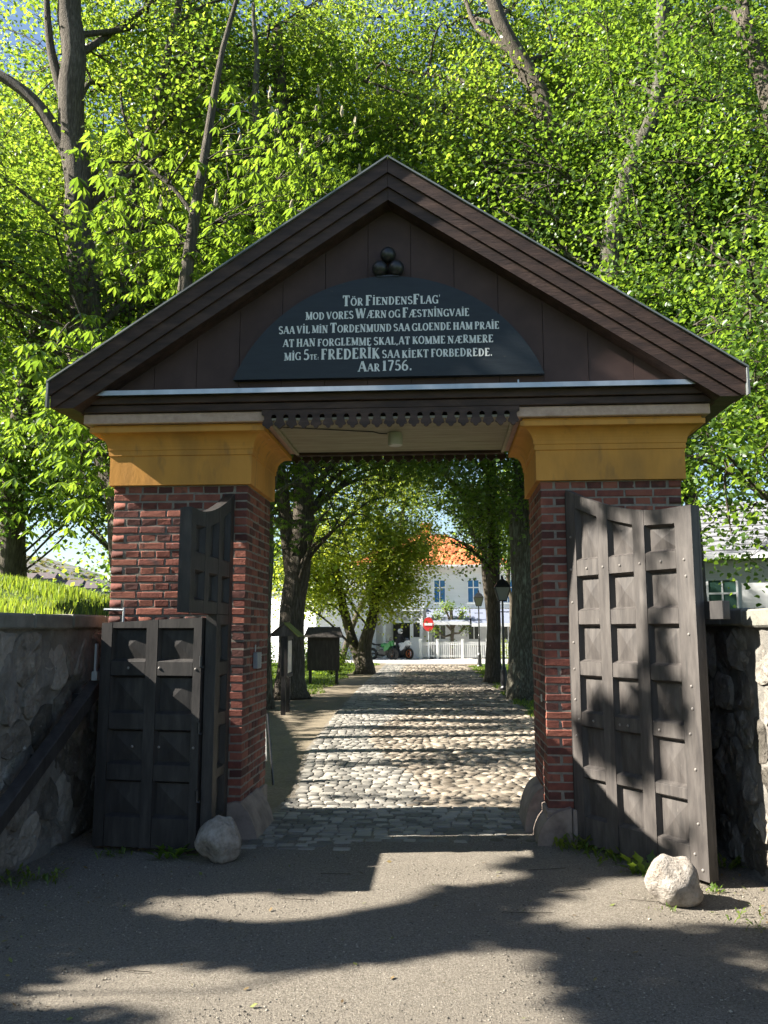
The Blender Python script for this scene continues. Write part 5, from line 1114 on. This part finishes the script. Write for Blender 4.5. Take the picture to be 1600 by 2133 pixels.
def tree(name, label, trunk, r0, r1, blobs, size=0.115, shape='kite', lmat='leaf', bark='bark', per=60, rc=0.48, group='trees along the lane', seed=1, cull=True, cat='tree',
         stems=(), nlimb=6, flare=1.5, candles=0, gapn=-0.35, flat=0.5, zmin=2.2, limbs=(), dense=1.0, thin=1.0):
    rs = np.random.default_rng(seed); base = trunk[0]
    t = thing(name, label, cat, base, group); paths = [smooth_path(trunk, 6)]; b = MB(); nodes_ = []; rads = []
    def wood(path, ra, rb, sides, fl=1.0):
        n = len(path); u = np.linspace(0, 1, n); rr = ra+(rb-ra)*u; rr = rr*(1+(fl-1)*np.exp(-(path[:, 2]-path[0, 2])/0.28)) if fl != 1 else rr
        w_ = np.stack([vnoise(path, 0.9, seed+q) for q in (1, 2, 3)], 1)*ra*0.25*(0 if fl == 1 else 1); w_[:, 2] = 0; w_[0] = 0
        m0 = len(b.v); b.tube([tuple(p) for p in path+w_], list(rr), sides, cap=True)
        A = np.array(b.v[m0:]); nn_ = vnoise(A, 3.0/max(ra, .1)*0.35, seed+9)+0.5*vnoise(A*np.array([1, 1, .25]), 14, seed+4)
        cen = np.repeat(path+w_, sides, axis=0)[:len(A)]; A2 = cen+(A-cen)*(1+0.09*nn_[:, None]) if len(cen) == len(A) else A
        b.v[m0:] = [tuple(p) for p in A2]
        for p, q in zip(path, rr): nodes_.append(p); rads.append(q)
    wood(paths[0], r0, r1, 14, flare)
    for pts, ra, rb in stems: wood(smooth_path(pts, 5), ra, rb, 10)
    b.build('trunk', M[bark], t, smooth=True)
    TR = np.array(nodes_); RR = np.array(rads)
    b = MB(); nb = len(TR)
    for pts, ra in limbs:
        p = smooth_path(pts, 5); m0 = len(b.v); b.tube([tuple(q) for q in p], list(np.linspace(ra, ra*0.3, len(p))), 7); 
        for q, k in zip(p, np.linspace(ra, ra*.3, len(p))): nodes_.append(q); rads.append(k)
    for (cx_, cy_, cz_, ax, ay, az, nc) in blobs:
        for k in range(nlimb):
            dv = rs.normal(0, 1, 3); dv /= np.linalg.norm(dv); tgt = np.array([cx_, cy_, cz_])+dv*np.array([ax, ay, az])*rs.uniform(0.55, 0.9)
            hd = np.hypot(TR[:, 0]-tgt[0], TR[:, 1]-tgt[1]); cost = np.abs((tgt[2]-0.75*hd)-TR[:, 2])+0.3*hd; i = int(np.argmin(cost)); s_ = TR[i]
            L_ = np.linalg.norm(tgt-s_); q1 = s_+(tgt-s_)*0.35+np.array([0, 0, 0.10*L_])+rs.normal(0, .05*L_, 3); q2 = s_+(tgt-s_)*0.7+np.array([0, 0, 0.10*L_])+rs.normal(0, .06*L_, 3)
            p = smooth_path([s_, q1, q2, tgt], 4)
            ra = thin*min(RR[i]*0.5, 0.025+0.013*L_)
            if cull == 2 and sunlit(p).any(): continue
            b.tube([tuple(q) for q in p], list(np.linspace(ra, 0.012, len(p))), 6, cap=False)
            for j, q in enumerate(p): nodes_.append(q); rads.append(ra)
            for m_ in range(3):                      # side branches
                j = rs.integers(3, len(p)-1); e = p[j]+rs.normal(0, 1, 3)*np.array([ax, ay, az])*0.28
                qq = smooth_path([p[j], (p[j]+e)/2+np.array([0, 0, .08*L_])+rs.normal(0, .1, 3), e], 3)
                b.tube([tuple(q) for q in qq], list(np.linspace(ra*.4, 0.008, len(qq))), 5, cap=False)
                for q in qq: nodes_.append(q); rads.append(ra*.4)
    if b.v: b.build('branches', M[bark], t, smooth=True)
    ND = np.array(nodes_); CC = []
    for (cx_, cy_, cz_, ax, ay, az, nc) in blobs:
        nc = int(nc*DC); dv = rs.normal(0, 1, (nc*3, 3)); dv /= np.linalg.norm(dv, axis=1, keepdims=True); c = np.array([cx_, cy_, cz_])+dv*np.array([ax, ay, az])*(rs.uniform(0.05, 1, nc*3)**0.45)[:, None]
        c = c[(vnoise(c, 0.55, seed+20) > gapn) & (c[:, 2] > zmin)][:nc]; CC.append(c)
    CC = np.concatenate(CC)
    if cull: CC = CC[~sunlit(CC)]
    nC = len(CC)
    near = np.array([ND[np.argmin(((ND-c)**2).sum(1)+ (ND[:, 2] > c[2]+.6)*1.0)] for c in CC])
    tt = np.linspace(0, 1, 5)[None, :, None]; pth = near[:, None]*(1-tt)+CC[:, None]*tt; ln = np.linalg.norm(CC-near, axis=1)
    pth += (np.sin(tt*np.pi)*0.12*ln[:, None, None])*np.array([0, 0, 1.0])+rs.normal(0, 0.04, pth.shape)*np.sin(tt*np.pi)*ln[:, None, None]
    ok_ = (ln < 2.6) & ~((sunlit(pth[:, 1]) | sunlit(pth[:, 2]) | sunlit(pth[:, 3]) | sunlit(pth[:, 4])) if cull == 2 else np.zeros(nC, bool)); V1, F1 = tubes(pth[ok_], np.linspace(0.014, 0.004, 5)[None]*np.ones((ok_.sum(), 1)), 3)
    # fine twigs inside each spray
    m_ = 3; e = np.repeat(CC, m_, 0)+rs.normal(0, rc*0.8, (nC*m_, 3))*np.array([1, 1, .45]); s0 = np.repeat(CC, m_, 0)
    p2 = s0[:, None]*(1-tt[:, ::2])+e[:, None]*tt[:, ::2]; p2 = p2[~(sunlit(p2[:, 1]) | sunlit(p2[:, 2]))] if cull == 2 else p2; V2, F2 = tubes(p2, np.linspace(0.006, 0.002, 3)[None]*np.ones((len(p2), 1)), 3)
    link(npmesh('twigs', np.concatenate([V1, V2]), np.concatenate([F1, F2+len(V1)]), M['twig']), 'twigs', t)
    per_ = int(per*dense*DN); g = rs.normal(0, 1, (nC*per_, 3)); g *= (rc*np.array([1, 1, flat])); P = np.repeat(CC, per_, 0)+g
    P[:, 2] -= 0.25*(g[:, 0]**2+g[:, 1]**2)/rc; br = np.repeat(rs.uniform(-0.34, 0.34, nC), per_); keep = P[:, 2] > zmin-0.7
    upv = np.repeat(np.concatenate([rs.normal(0, .45, (nC, 2)), np.ones((nC, 1))], 1), per_, 0)+0.5*g/rc*np.array([1, 1, 0])
    if cull: keep &= ~sunlit(P)
    if cull == 2: keep &= ~(sunlit(P+np.array([0, .11, 0])) | sunlit(P-np.array([0, .11, 0])))
    P = P[keep]; br = br[keep]; V, F, nv = leaves(P, size, shape, rs, upv=upv[keep]); NLEAF[0] += len(P)
    tint = np.repeat(np.clip(rs.uniform(0, 1, len(P))*0.75+0.12+br, 0, 1), nv)
    link(npmesh('crown', V, F, M[lmat], attr=tint), 'crown', t, kind='stuff')
    if candles:
        b = MB(); sel = CC[np.argsort(-CC[:, 2]+rs.normal(0, 1.5, nC))][:candles]
        for c in sel:
            h = rs.uniform(0.18, 0.30); z0 = c[2]+rc*0.3
            o = MB(); prof = [(0.01, 0), (0.03, 0.02), (0.036, h*.3), (0.022, h*.7), (0.006, h)]; o.lathe(prof, (c[0]+rs.normal(0, .2), c[1]+rs.normal(0, .2), z0), 7)
            A = np.array(o.v); A[:, :2] += rs.normal(0, .010, (len(A), 2)); o.v = [tuple(p) for p in A]; o.build('flower_candle', M['cream'], t)
    return t
TL = 'trees along the lane'
# the big leaning linden on the bank, left of the roof
tree('linden_tree', 'thick linden trunk leaning over the bank left of the gable', [(-6.55, 11, 1.9), (-6.95, 11, 4.0), (-7.47, 11, 5.8), (-8.05, 11, 8.4), (-8.5, 11, 11.9), (-8.85, 11, 16.0), (-9.0, 11, 19)], 0.46, 0.25,
     [(-8.3, 13.4, 8.2, 4.4, 2.6, 3.8, 200), (-8.8, 14, 13.5, 5.2, 3.0, 4.8, 250), (-5.5, 13.2, 11.5, 2.6, 2.3, 4.0, 110), (-10.6, 10.0, 11.0, 1.6, 1.3, 3.2, 50), (-7.0, 9.8, 6.6, 1.4, 1.0, 1.6, 26), (-8.6, 9.6, 9.8, 1.6, 1.0, 1.0, 14), (-8.0, 13.5, 18.0, 4.5, 2.5, 2.2, 120)], seed=11, per=58,
     limbs=[([(-8.6, 11, 12.6), (-9.6, 10.8, 14.2), (-11.2, 10.6, 15.2), (-13, 10.5, 15.7)], 0.19), ([(-8.75, 11, 13.8), (-9.3, 10.9, 15.6), (-9.5, 10.8, 17.6)], 0.16), ([(-8.0, 11, 8.0), (-9.4, 10.8, 9.0), (-11, 10.6, 9.2)], 0.13)])
tree('linden_tree', 'slender dark forked linden between the big leaning trunk and the gable', [(-6.9, 12, 1.6), (-7.5, 12, 8), (-7.6, 12, 11.6), (-7.2, 12, 14), (-6.75, 12, 16.4), (-6.3, 12, 19)], 0.17, 0.08,
     [(-6.2, 14.8, 14.5, 3.2, 2.3, 3.4, 120), (-5.4, 14.6, 9.2, 2.4, 2.0, 2.6, 80), (-6.0, 11.6, 14.6, 1.6, 1.2, 2.2, 26), (-5.0, 14.2, 18.2, 3.2, 2.0, 2.0, 90)], seed=12, per=58, nlimb=4, limbs=[([(-7.55, 12, 11.5), (-6.8, 11.9, 10.6), (-6.0, 11.8, 9.7), (-5.2, 11.7, 8.4)], 0.06), ([(-7.3, 12, 13.3), (-7.9, 12, 14.6), (-8.0, 12, 16)], 0.06)])
tree('chestnut_tree', 'chestnut with lichened trunk right beside the left pillar, seen through the gateway', [(-3.98, 11.3, GZ-.05), (-3.93, 11.3, 3), (-3.95, 11.3, 6), (-4.3, 11.4, 13), (-4.5, 11.5, 17)], 0.25, 0.04,
     [(-3.9, 10.6, 5.2, 1.7, 1.4, 1.8, 26), (-3.6, 11, 10.5, 3.0, 2.5, 3.2, 70)], size=0.13, shape='palm', lmat='leafc', bark='barklichen', per=15, rc=0.5, seed=13, candles=14, nlimb=4)
tree('chestnut_tree', 'large twin-stemmed chestnut on the left of the lane behind the small roofed board', [(-3.78, 14, GZ-.05), (-3.75, 14, 2.2), (-3.50, 14, 5.0), (-3.75, 14, 9.0), (-4.2, 14, 14.4), (-4.45, 14, 18.3)], 0.36, 0.15,
     [(-3.2, 13.4, 6.0, 2.8, 2.4, 2.4, 60), (-3.3, 14, 10.8, 3.8, 3.0, 3.4, 110), (-3.4, 15.2, 15.5, 3.6, 2.6, 3.2, 90), (-1.0, 15, 7.4, 2.6, 2.4, 1.9, 50)], size=0.125, shape='palm', lmat='leafc', per=17, rc=0.5, seed=14, candles=40,
     stems=[([(-3.72, 14, 2.6), (-4.05, 14, 5), (-4.6, 14.1, 9), (-4.85, 14.1, 14), (-4.7, 14.2, 19)], 0.20, 0.04)])
tree('maple_tree', 'bright yellow-green tree with two crossing trunks left of the motorbikes', [(-3.05, 26, GZ-.05), (-3.0, 26, 1.2), (-2.7, 26, 2.6), (-2.3, 26, 5.5)], 0.33, 0.14,
     [(-3.5, 25.8, 4.6, 3.0, 2.2, 2.3, 130), (-4.8, 25.6, 3.6, 1.8, 1.5, 1.3, 40), (-2.2, 25.6, 3.6, 1.4, 1.2, 1.2, 30), (-1.7, 25.6, 5.4, 1.5, 1.4, 1.3, 36), (-3.0, 26, 8.0, 3.0, 2.4, 2.2, 60)], size=0.12, lmat='leafy', per=64, rc=0.45, seed=15, cull=False, zmin=2.0,
     stems=[([(-3.15, 26.1, GZ+.2), (-3.6, 26.3, 1.4), (-4.05, 26.5, 3.0), (-4.4, 26.6, 5)], 0.24, 0.12)])
tree('linden_tree', 'broad dark trunk on the right of the lane next to the right pillar', [(2.02, 14.3, GZ-.05), (2.02, 14.35, 3), (2.05, 14.5, 5.6), (2.3, 14.5, 9), (2.3, 14.5, 13)], 0.37, 0.2,
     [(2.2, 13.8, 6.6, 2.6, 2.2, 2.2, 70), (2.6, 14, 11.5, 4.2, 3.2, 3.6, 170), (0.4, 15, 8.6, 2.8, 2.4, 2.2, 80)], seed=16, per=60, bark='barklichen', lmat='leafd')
tree('linden_tree', 'slimmer dark trunk between the two street lamps', [(1.60, 20.7, GZ-.05), (1.66, 20.7, 3), (1.68, 20.7, 6.6), (1.8, 20.7, 13)], 0.245, 0.12,
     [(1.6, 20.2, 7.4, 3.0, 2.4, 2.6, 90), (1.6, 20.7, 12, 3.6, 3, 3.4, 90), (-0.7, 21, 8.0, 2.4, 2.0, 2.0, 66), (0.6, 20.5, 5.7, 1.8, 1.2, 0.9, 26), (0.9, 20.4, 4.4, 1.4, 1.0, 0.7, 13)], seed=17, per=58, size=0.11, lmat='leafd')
tree('linden_tree', 'short leaning trunk just behind the slimmer dark trunk', [(2.05, 28.3, GZ-.05), (1.95, 28.3, 2), (1.75, 28.3, 5), (2.2, 28.3, 9)], 0.2, 0.1,
     [(2.2, 28, 6.6, 2.6, 2.2, 2.2, 60), (0.3, 27.6, 6.7, 1.9, 1.2, 1.0, 22)], seed=18, per=50, size=0.13, lmat='leaf')
tree('linden_tree', 'linden whose upper trunk leans left above the right roof slope', [(4.3, 13, GZ-.05), (3.95, 13.5, 6), (3.6, 14, 11), (3.2, 14, 14.3), (2.6, 14, 16.3), (1.7, 14, 18.2), (0.9, 14, 21.5)], 0.34, 0.16,
     [(2.2, 16.6, 16.0, 4.6, 2.6, 3.6, 260), (-1.2, 16.4, 14.6, 2.8, 2.2, 3.6, 150), (-1.4, 17.5, 19.5, 3.6, 2.2, 2.6, 130), (3.4, 17, 19.8, 3.2, 2.0, 2.2, 90), (4.6, 15, 9.2, 3.0, 2.2, 2.8, 110), (0.6, 13.2, 15.0, 1.4, 1.4, 2.4, 40)], seed=19, per=58, cull=True)
tree('linden_tree', 'linden with a white-lit stretch of trunk right of the gable', [(3.5, 11, GZ-.05), (3.7, 11, 6), (3.82, 11, 10.0), (4.15, 11, 11.6), (4.85, 11, 13.4), (5.2, 11, 16), (5.3, 11, 19)], 0.27, 0.12,
     [(5.2, 12.9, 12.8, 3.2, 2.0, 3.2, 140), (6.4, 12.6, 16.6, 3.4, 2.0, 2.4, 120), (4.8, 12.6, 8.0, 2.8, 2.0, 2.6, 110), (2.3, 12.6, 10.4, 2.2, 1.6, 2.6, 70), (4.3, 10.3, 8.6, 1.7, 1.0, 0.9, 26)], seed=20, per=58, bark='barklichen', cull=False, lmat='leafd')  # the bark has no bare patch, the white stretch is light on it
tree('linden_tree', 'linden at the right edge with boughs hanging over the right stone wall', [(6.3, 5.6, GZ-.05), (6.1, 5.8, 5), (5.9, 6.5, 9), (5.6, 7.5, 13)], 0.26, 0.14,
     [(5.4, 5.0, 6.2, 2.0, 2.0, 2.0, 90), (4.7, 4.0, 4.7, 1.7, 1.3, 1.5, 60), (4.6, 6.5, 4.4, 1.6, 1.4, 1.6, 50), (5.4, 7.9, 10.4, 2.6, 2.2, 3.0, 110), (6.6, 8.4, 14.0, 2.4, 2.0, 2.2, 70), (6.2, 7.6, 6.6, 2.4, 2.4, 2.6, 70)], size=0.085, shape='heart', seed=21, per=42, rc=0.40, cull=False, lmat='leafd',
     limbs=[([(6.15, 5.7, 4.0), (5.4, 4.9, 5.0), (4.7, 4.1, 4.8), (4.0, 3.6, 3.9)], 0.05), ([(6.1, 5.8, 5.0), (5.2, 4.4, 5.2), (4.6, 3.4, 4.3)], 0.045)])
tree('linden_tree', 'dark straight trunk standing on the bank at the left edge', [(-10.45, 12.5, 2.0), (-10.25, 12.3, 4), (-10.1, 12, 6.2), (-9.7, 12, 9)], 0.30, 0.2,
     [(-10.0, 11.8, 6.0, 2.6, 2.2, 1.5, 60), (-10.5, 12.4, 9.0, 3.2, 2.6, 2.6, 100), (-8.6, 12.6, 5.4, 1.5, 1.5, 1.0, 22)], seed=22, per=52, lmat='leafd', thin=0.45, zmin=4.0, cull=False)
tree('chestnut_tree', 'chestnut with large hanging leaves and cream candles behind the left pillar', [(-3.95, 4.6, 0.9), (-4.0, 4.6, 4), (-3.8, 4.8, 7), (-3.6, 5.2, 10), (-3.2, 5.5, 13)], 0.18, 0.02,
     [(-4.75, 3.9, 4.6, 0.95, 0.9, 1.25, 22), (-5.1, 4.6, 5.6, 0.9, 0.9, 0.9, 12), (-3.6, 5.4, 8.6, 2.0, 1.6, 1.6, 34)], size=0.18, shape='palm', lmat='leafc', per=9, rc=0.36, seed=23, candles=12, zmin=3.1, group=TL, nlimb=3, cull=False)
# a second row further off closes the view
for k, (x, y, z, lab) in enumerate(((-12.5, 17, 1.5, 'tree with pale sunlit crown at the far left behind the dark trunk'), (-9.0, 24, GZ, 'round crown behind the shrubs left of the lane'), (-6.6, 19, GZ, 'tree behind the lone wooden post on the lawn'), (-13.5, 27, GZ, 'distant tree far left of the lane'),
                                (6.4, 17, GZ, 'tree behind the right pillar, above the right roof slope'), (9.2, 14, GZ, 'tree at the upper right corner of the view'), (5.6, 23, GZ, 'tree right of the lane beyond the slimmer dark trunk'), (11.5, 20, GZ, 'tree before the bright white building'), (-2.0, 33, GZ-0.0, 'high thin crown before the orange roof'), (3.3, 35, GZ, 'thin tree before the right part of the orange roof'))):
    if k in (6, 7): continue
    big = k < 8; top = 15 if big else 10; cy_ = 10.0 if big else 8.6
    tall = {0: 13.0, 1: 9.5, 2: 12.0, 3: 9.0, 4: 11.5, 5: 12.0, 6: 10, 7: 9.5, 8: 9.2, 9: 7.0}[k]
    rx_ = {0: 4.2, 1: 3.6, 2: 3.4, 3: 4.5, 4: 3.6, 5: 3.6, 6: 3.0, 7: 4.0, 8: 2.0, 9: 2.2}[k]
    xb = x if k != 8 else -4.9; yb = y if k != 8 else 33
    bl = [(x, y, tall, rx_, 3.0, tall*0.42, int(200 if big else 70))]
    if k == 4: bl.append((4.6, 17, 7.5, 2.4, 2.4, 3.0, 60))
    if k == 2: bl.append((-5.6, 19, 5.0, 2.2, 2.0, 2.2, 60))
    tree('linden_tree', lab, [(xb, yb, z-.1), ((xb*2+x)/3+.1, y, 3), (x-.1, y, tall*0.6), (x+.2, y, tall*1.25)], 0.28 if big else 0.15, 0.08, bl, size=0.16 if big else 0.13, shape='kite', lmat='leaf', per=60, rc=0.6, seed=40+k, cull=True, group='trees closing the view', nlimb=8, zmin=1.8 if k < 4 else 3.2)
# trees of the yard's left side, outside the picture: added to shade yard and lane, crowns cut for the sun patches
tree('linden_tree', 'unseen dense linden left of the yard, crown cut to place shade on the gravel', [(-9.6, -4.5, GZ), (-9.5, -4.6, 3), (-9.3, -4.7, 7), (-9.3, -4.7, 11)], 0.35, 0.15,
     [(-9.2, -4.6, 6.9, 3.2, 3.6, 4.4, 420), (-9.6, -1.6, 6.8, 2.6, 2.3, 4.3, 260), (-9.4, -8, 6.5, 3, 3, 4, 120)], nlimb=5, cull=2, size=0.16, shape='kite', per=62, rc=0.5, seed=71, group='unseen shade trees left of the yard', zmin=2.6, gapn=-2, flat=0.9)
tree('linden_tree', 'unseen linden just left of the view, added to throw streaks of shade over the lane', [(-12.9, 5.0, 2.4), (-12.8, 5.0, 6), (-12.8, 5.2, 11)], 0.3, 0.12,
     [(-12.7, 3.4, 8.6, 2.7, 3.6, 4.0, 230), (-12.7, 8.4, 9.0, 2.7, 3.0, 4.2, 210)], nlimb=5, cull=2, size=0.16, shape='kite', per=50, rc=0.5, seed=72, group='unseen shade trees left of the yard', zmin=4.2, gapn=-2, flat=0.9)
# tall trees of one kind behind everything: one is built, the others are copies
def copytree(root, loc, rz, s_, label):
    c = root.copy(); COL.objects.link(c); c.location = loc; c.rotation_euler = (0, 0, rz); c.scale = (s_, s_, s_); c['label'] = label
    for ch in root.children:
        d = ch.copy(); COL.objects.link(d); d.parent = c; d.matrix_parent_inverse = ch.matrix_parent_inverse.copy()
    return c
BG = 'tall trees closing the view'
pa = tree('linden_tree', 'tall dark-leaved tree behind the big leaning trunk, upper left', [(-9.0, 20, GZ-.1), (-9.3, 20, 6), (-10.4, 20.2, 13), (-11.0, 20, 20)], 0.33, 0.1, [(-11.5, 20, 14.5, 4.4, 2.6, 8.2, 330), (-11.5, 19.2, 7.5, 3.4, 2.0, 3.0, 60)], size=0.17, lmat='leafd', per=48, rc=0.52, seed=61, cull=True, group=BG, nlimb=16, zmin=4.0, gapn=-0.6)
pb = tree('linden_tree', 'tall bright-leaved tree behind the chestnut, left of the gable top', [(-6.1, 19.5, GZ-.1), (-6.0, 19.5, 6), (-5.2, 19.5, 13), (-4.5, 19.5, 20)], 0.26, 0.1, [(-4.2, 19.5, 15.0, 4.6, 2.6, 8.4, 340), (-3.8, 19, 8.5, 3.0, 2.0, 2.4, 50)], size=0.16, lmat='leaf', per=48, rc=0.52, seed=62, cull=True, group=BG, nlimb=16, zmin=5.0, gapn=-0.6)
copytree(pa, (3.9, 19.5, GZ-.1), 1.9, 1.05, 'tall dark-leaved tree right of the lane, behind the gable top')
copytree(pb, (8.0, 20, GZ-.1), 3.6, 0.95, 'tall bright-leaved tree above the lower end of the right roof slope')
copytree(pa, (12.5, 19, GZ-.1), 4.1, 0.95, 'tall dark-leaved tree at the upper right edge of the view')
copytree(pb, (-16.5, 19, GZ-.1), 0.9, 1.0, 'tall bright-leaved tree at the upper left edge of the view')
copytree(pb, (0.9, 30, GZ-.1), 2.4, 0.9, 'tall tree in the gap straight above the gable top') if False else None
# pollarded tree before the house
pt = thing('pollard_tree', 'small pollarded tree with knobbly limbs in front of the left awning', 'tree', (0.52, 43.0, GZ)); b = MB()
b.tube([(0.52, 43, GZ), (0.50, 43, 1.1), (0.55, 43, 1.7), (0.50, 43, 2.4), (0.45, 43, 3.0)], [.13, .10, .10, .09, .10], 8)
ends = [(0.42, 43, 3.1), (-0.35, 43, 2.55), (1.15, 42.9, 2.75), (-0.45, 42.9, 1.75), (1.30, 43, 1.95), (0.05, 43.1, 3.0)]
for e in ends[1:]: b.tube([(0.52, 43, 1.35+0.25*(e[2]-1.3)), ((0.52+e[0])/2, 43, e[2]-.42), e], [.07, .06, .09], 7)
b.build('trunk', M['bark'], pt, smooth=True)
rs = np.random.default_rng(5); P = np.concatenate([np.array(e)+rs.normal(0, 1, (170, 3))*np.array([.17, .15, .20]) for e in ends]+[np.array([.5, 43, 1.5])+rs.normal(0, 1, (60, 3))*np.array([.12, .1, .5])])
V, F, nv = leaves(P, 0.11, 'kite', rs); link(npmesh('crown', V, F, M['leaf'], attr=np.repeat(rs.uniform(0, 1, len(P)), nv)), 'crown', pt, kind='stuff')
# shrubs
for x, y, h, w_, lab, mm in ((-5.9, 28.0, 1.55, 0.8, 'loose green shrub left of the notice board on the lawn', 'leaf'), (-4.25, 25.2, 1.35, 0.75, 'rounded shrub between the notice board and the crossing trunks', 'leaf'), (3.6, 33.5, 1.25, 1.0, 'bright shrub behind the lamp post on the right', 'leafy'), (3.3, 24.0, 0.9, 0.7, 'low shrub on the verge right of the lane', 'leaf'), (-7.4, 26, 1.6, 1.0, 'broad shrub at the far side of the lawn', 'leafd')):
    s_ = thing('shrub', lab, 'shrub', (x, y, GZ), 'shrubs beside the lane'); rs = np.random.default_rng(int(x*10+500)); C = rs.normal(0, 1, (34, 3))*np.array([w_*.42, w_*.42, h*.26])+np.array([x, y, h*.52]); C[:, 2] = np.clip(C[:, 2], .2, h)
    b = MB()
    for c in C[::2]: b.tube([(x, y, GZ), tuple((np.array([x, y, GZ])+c)/2+rs.normal(0, .05, 3)), tuple(c)], [.02, .012, .006], 4, cap=False)
    b.build('stems', M['twig'], s_); P = np.repeat(C, 55, 0)+rs.normal(0, .15, (34*55, 3)); P = P[P[:, 2] > GZ+.05]
    V, F, nv = leaves(P, 0.09, 'kite', rs); link(npmesh('foliage', V, F, M[mm], attr=np.repeat(rs.uniform(0, 1, len(P)), nv)), 'foliage', s_, kind='stuff')
# ivy-like shoots over the right wall's coping
# a far belt of trees behind the house and the bank
for k, (x, y, z, rx_, rz2, lab) in enumerate(((-18, 60, 7, 9, 6, 'wood behind the house on the left'), (16, 62, 7, 9, 6, 'wood behind the house on the right'))):
    rs = np.random.default_rng(90+k); P = np.array([x, y, z])+rs.normal(0, 1, (9000, 3))*np.array([rx_*.6, 2, rz2*.45]); P = P[P[:, 2] > 0.3]
    V, F, nv = leaves(P, 0.42, 'kite', rs); link(npmesh('distant_wood', V, F, M['leaf'], attr=np.repeat(rs.uniform(0, 1, len(P)), nv)), 'distant_wood', kind='stuff')
V, F = [], []
rs = np.random.default_rng(99); n = 9000; xx = rs.uniform(-300, -70, n); hz = np.interp(xx, [-330, -230, -172, -150, -128, -112, -90, -50], [52, 46, 31, 25, 17, 12, 6, 0])*rs.uniform(0.15, 1.0, n)
top_ = np.interp(xx, [-330, -230, -172, -150, -128, -112, -90, -50], [52, 46, 31, 25, 17, 12, 6, 0]); hz = top_*np.maximum(rs.uniform(0.05, 1.0, n), rs.uniform(0, 1, n)); P = np.stack([xx, 253.0+117*np.arcsin(np.clip(hz/top_, 0, 1))/(np.pi/2*1.35), hz+rs.uniform(-.5, 2.0, n)], 1); P = P[vnoise(P, 0.12, 4) > -0.15]; n = len(P); V, F, nv = leaves(P, 2.6, 'kite', rs); link(npmesh('hillside_bushes', V, F, M['hillbush'], attr=np.repeat(rs.uniform(0, 1, n), nv)), 'hillside_bushes', kind='stuff')
import sys; print('leaves', NLEAF[0], 'tris', file=sys.stderr); print(sum(sum(len(p.vertices)-2 for p in me.polygons) if len(me.polygons) < 3000 else len(me.loops)-2*len(me.polygons) for me in bpy.data.meshes))
bpy.context.view_layer.update()
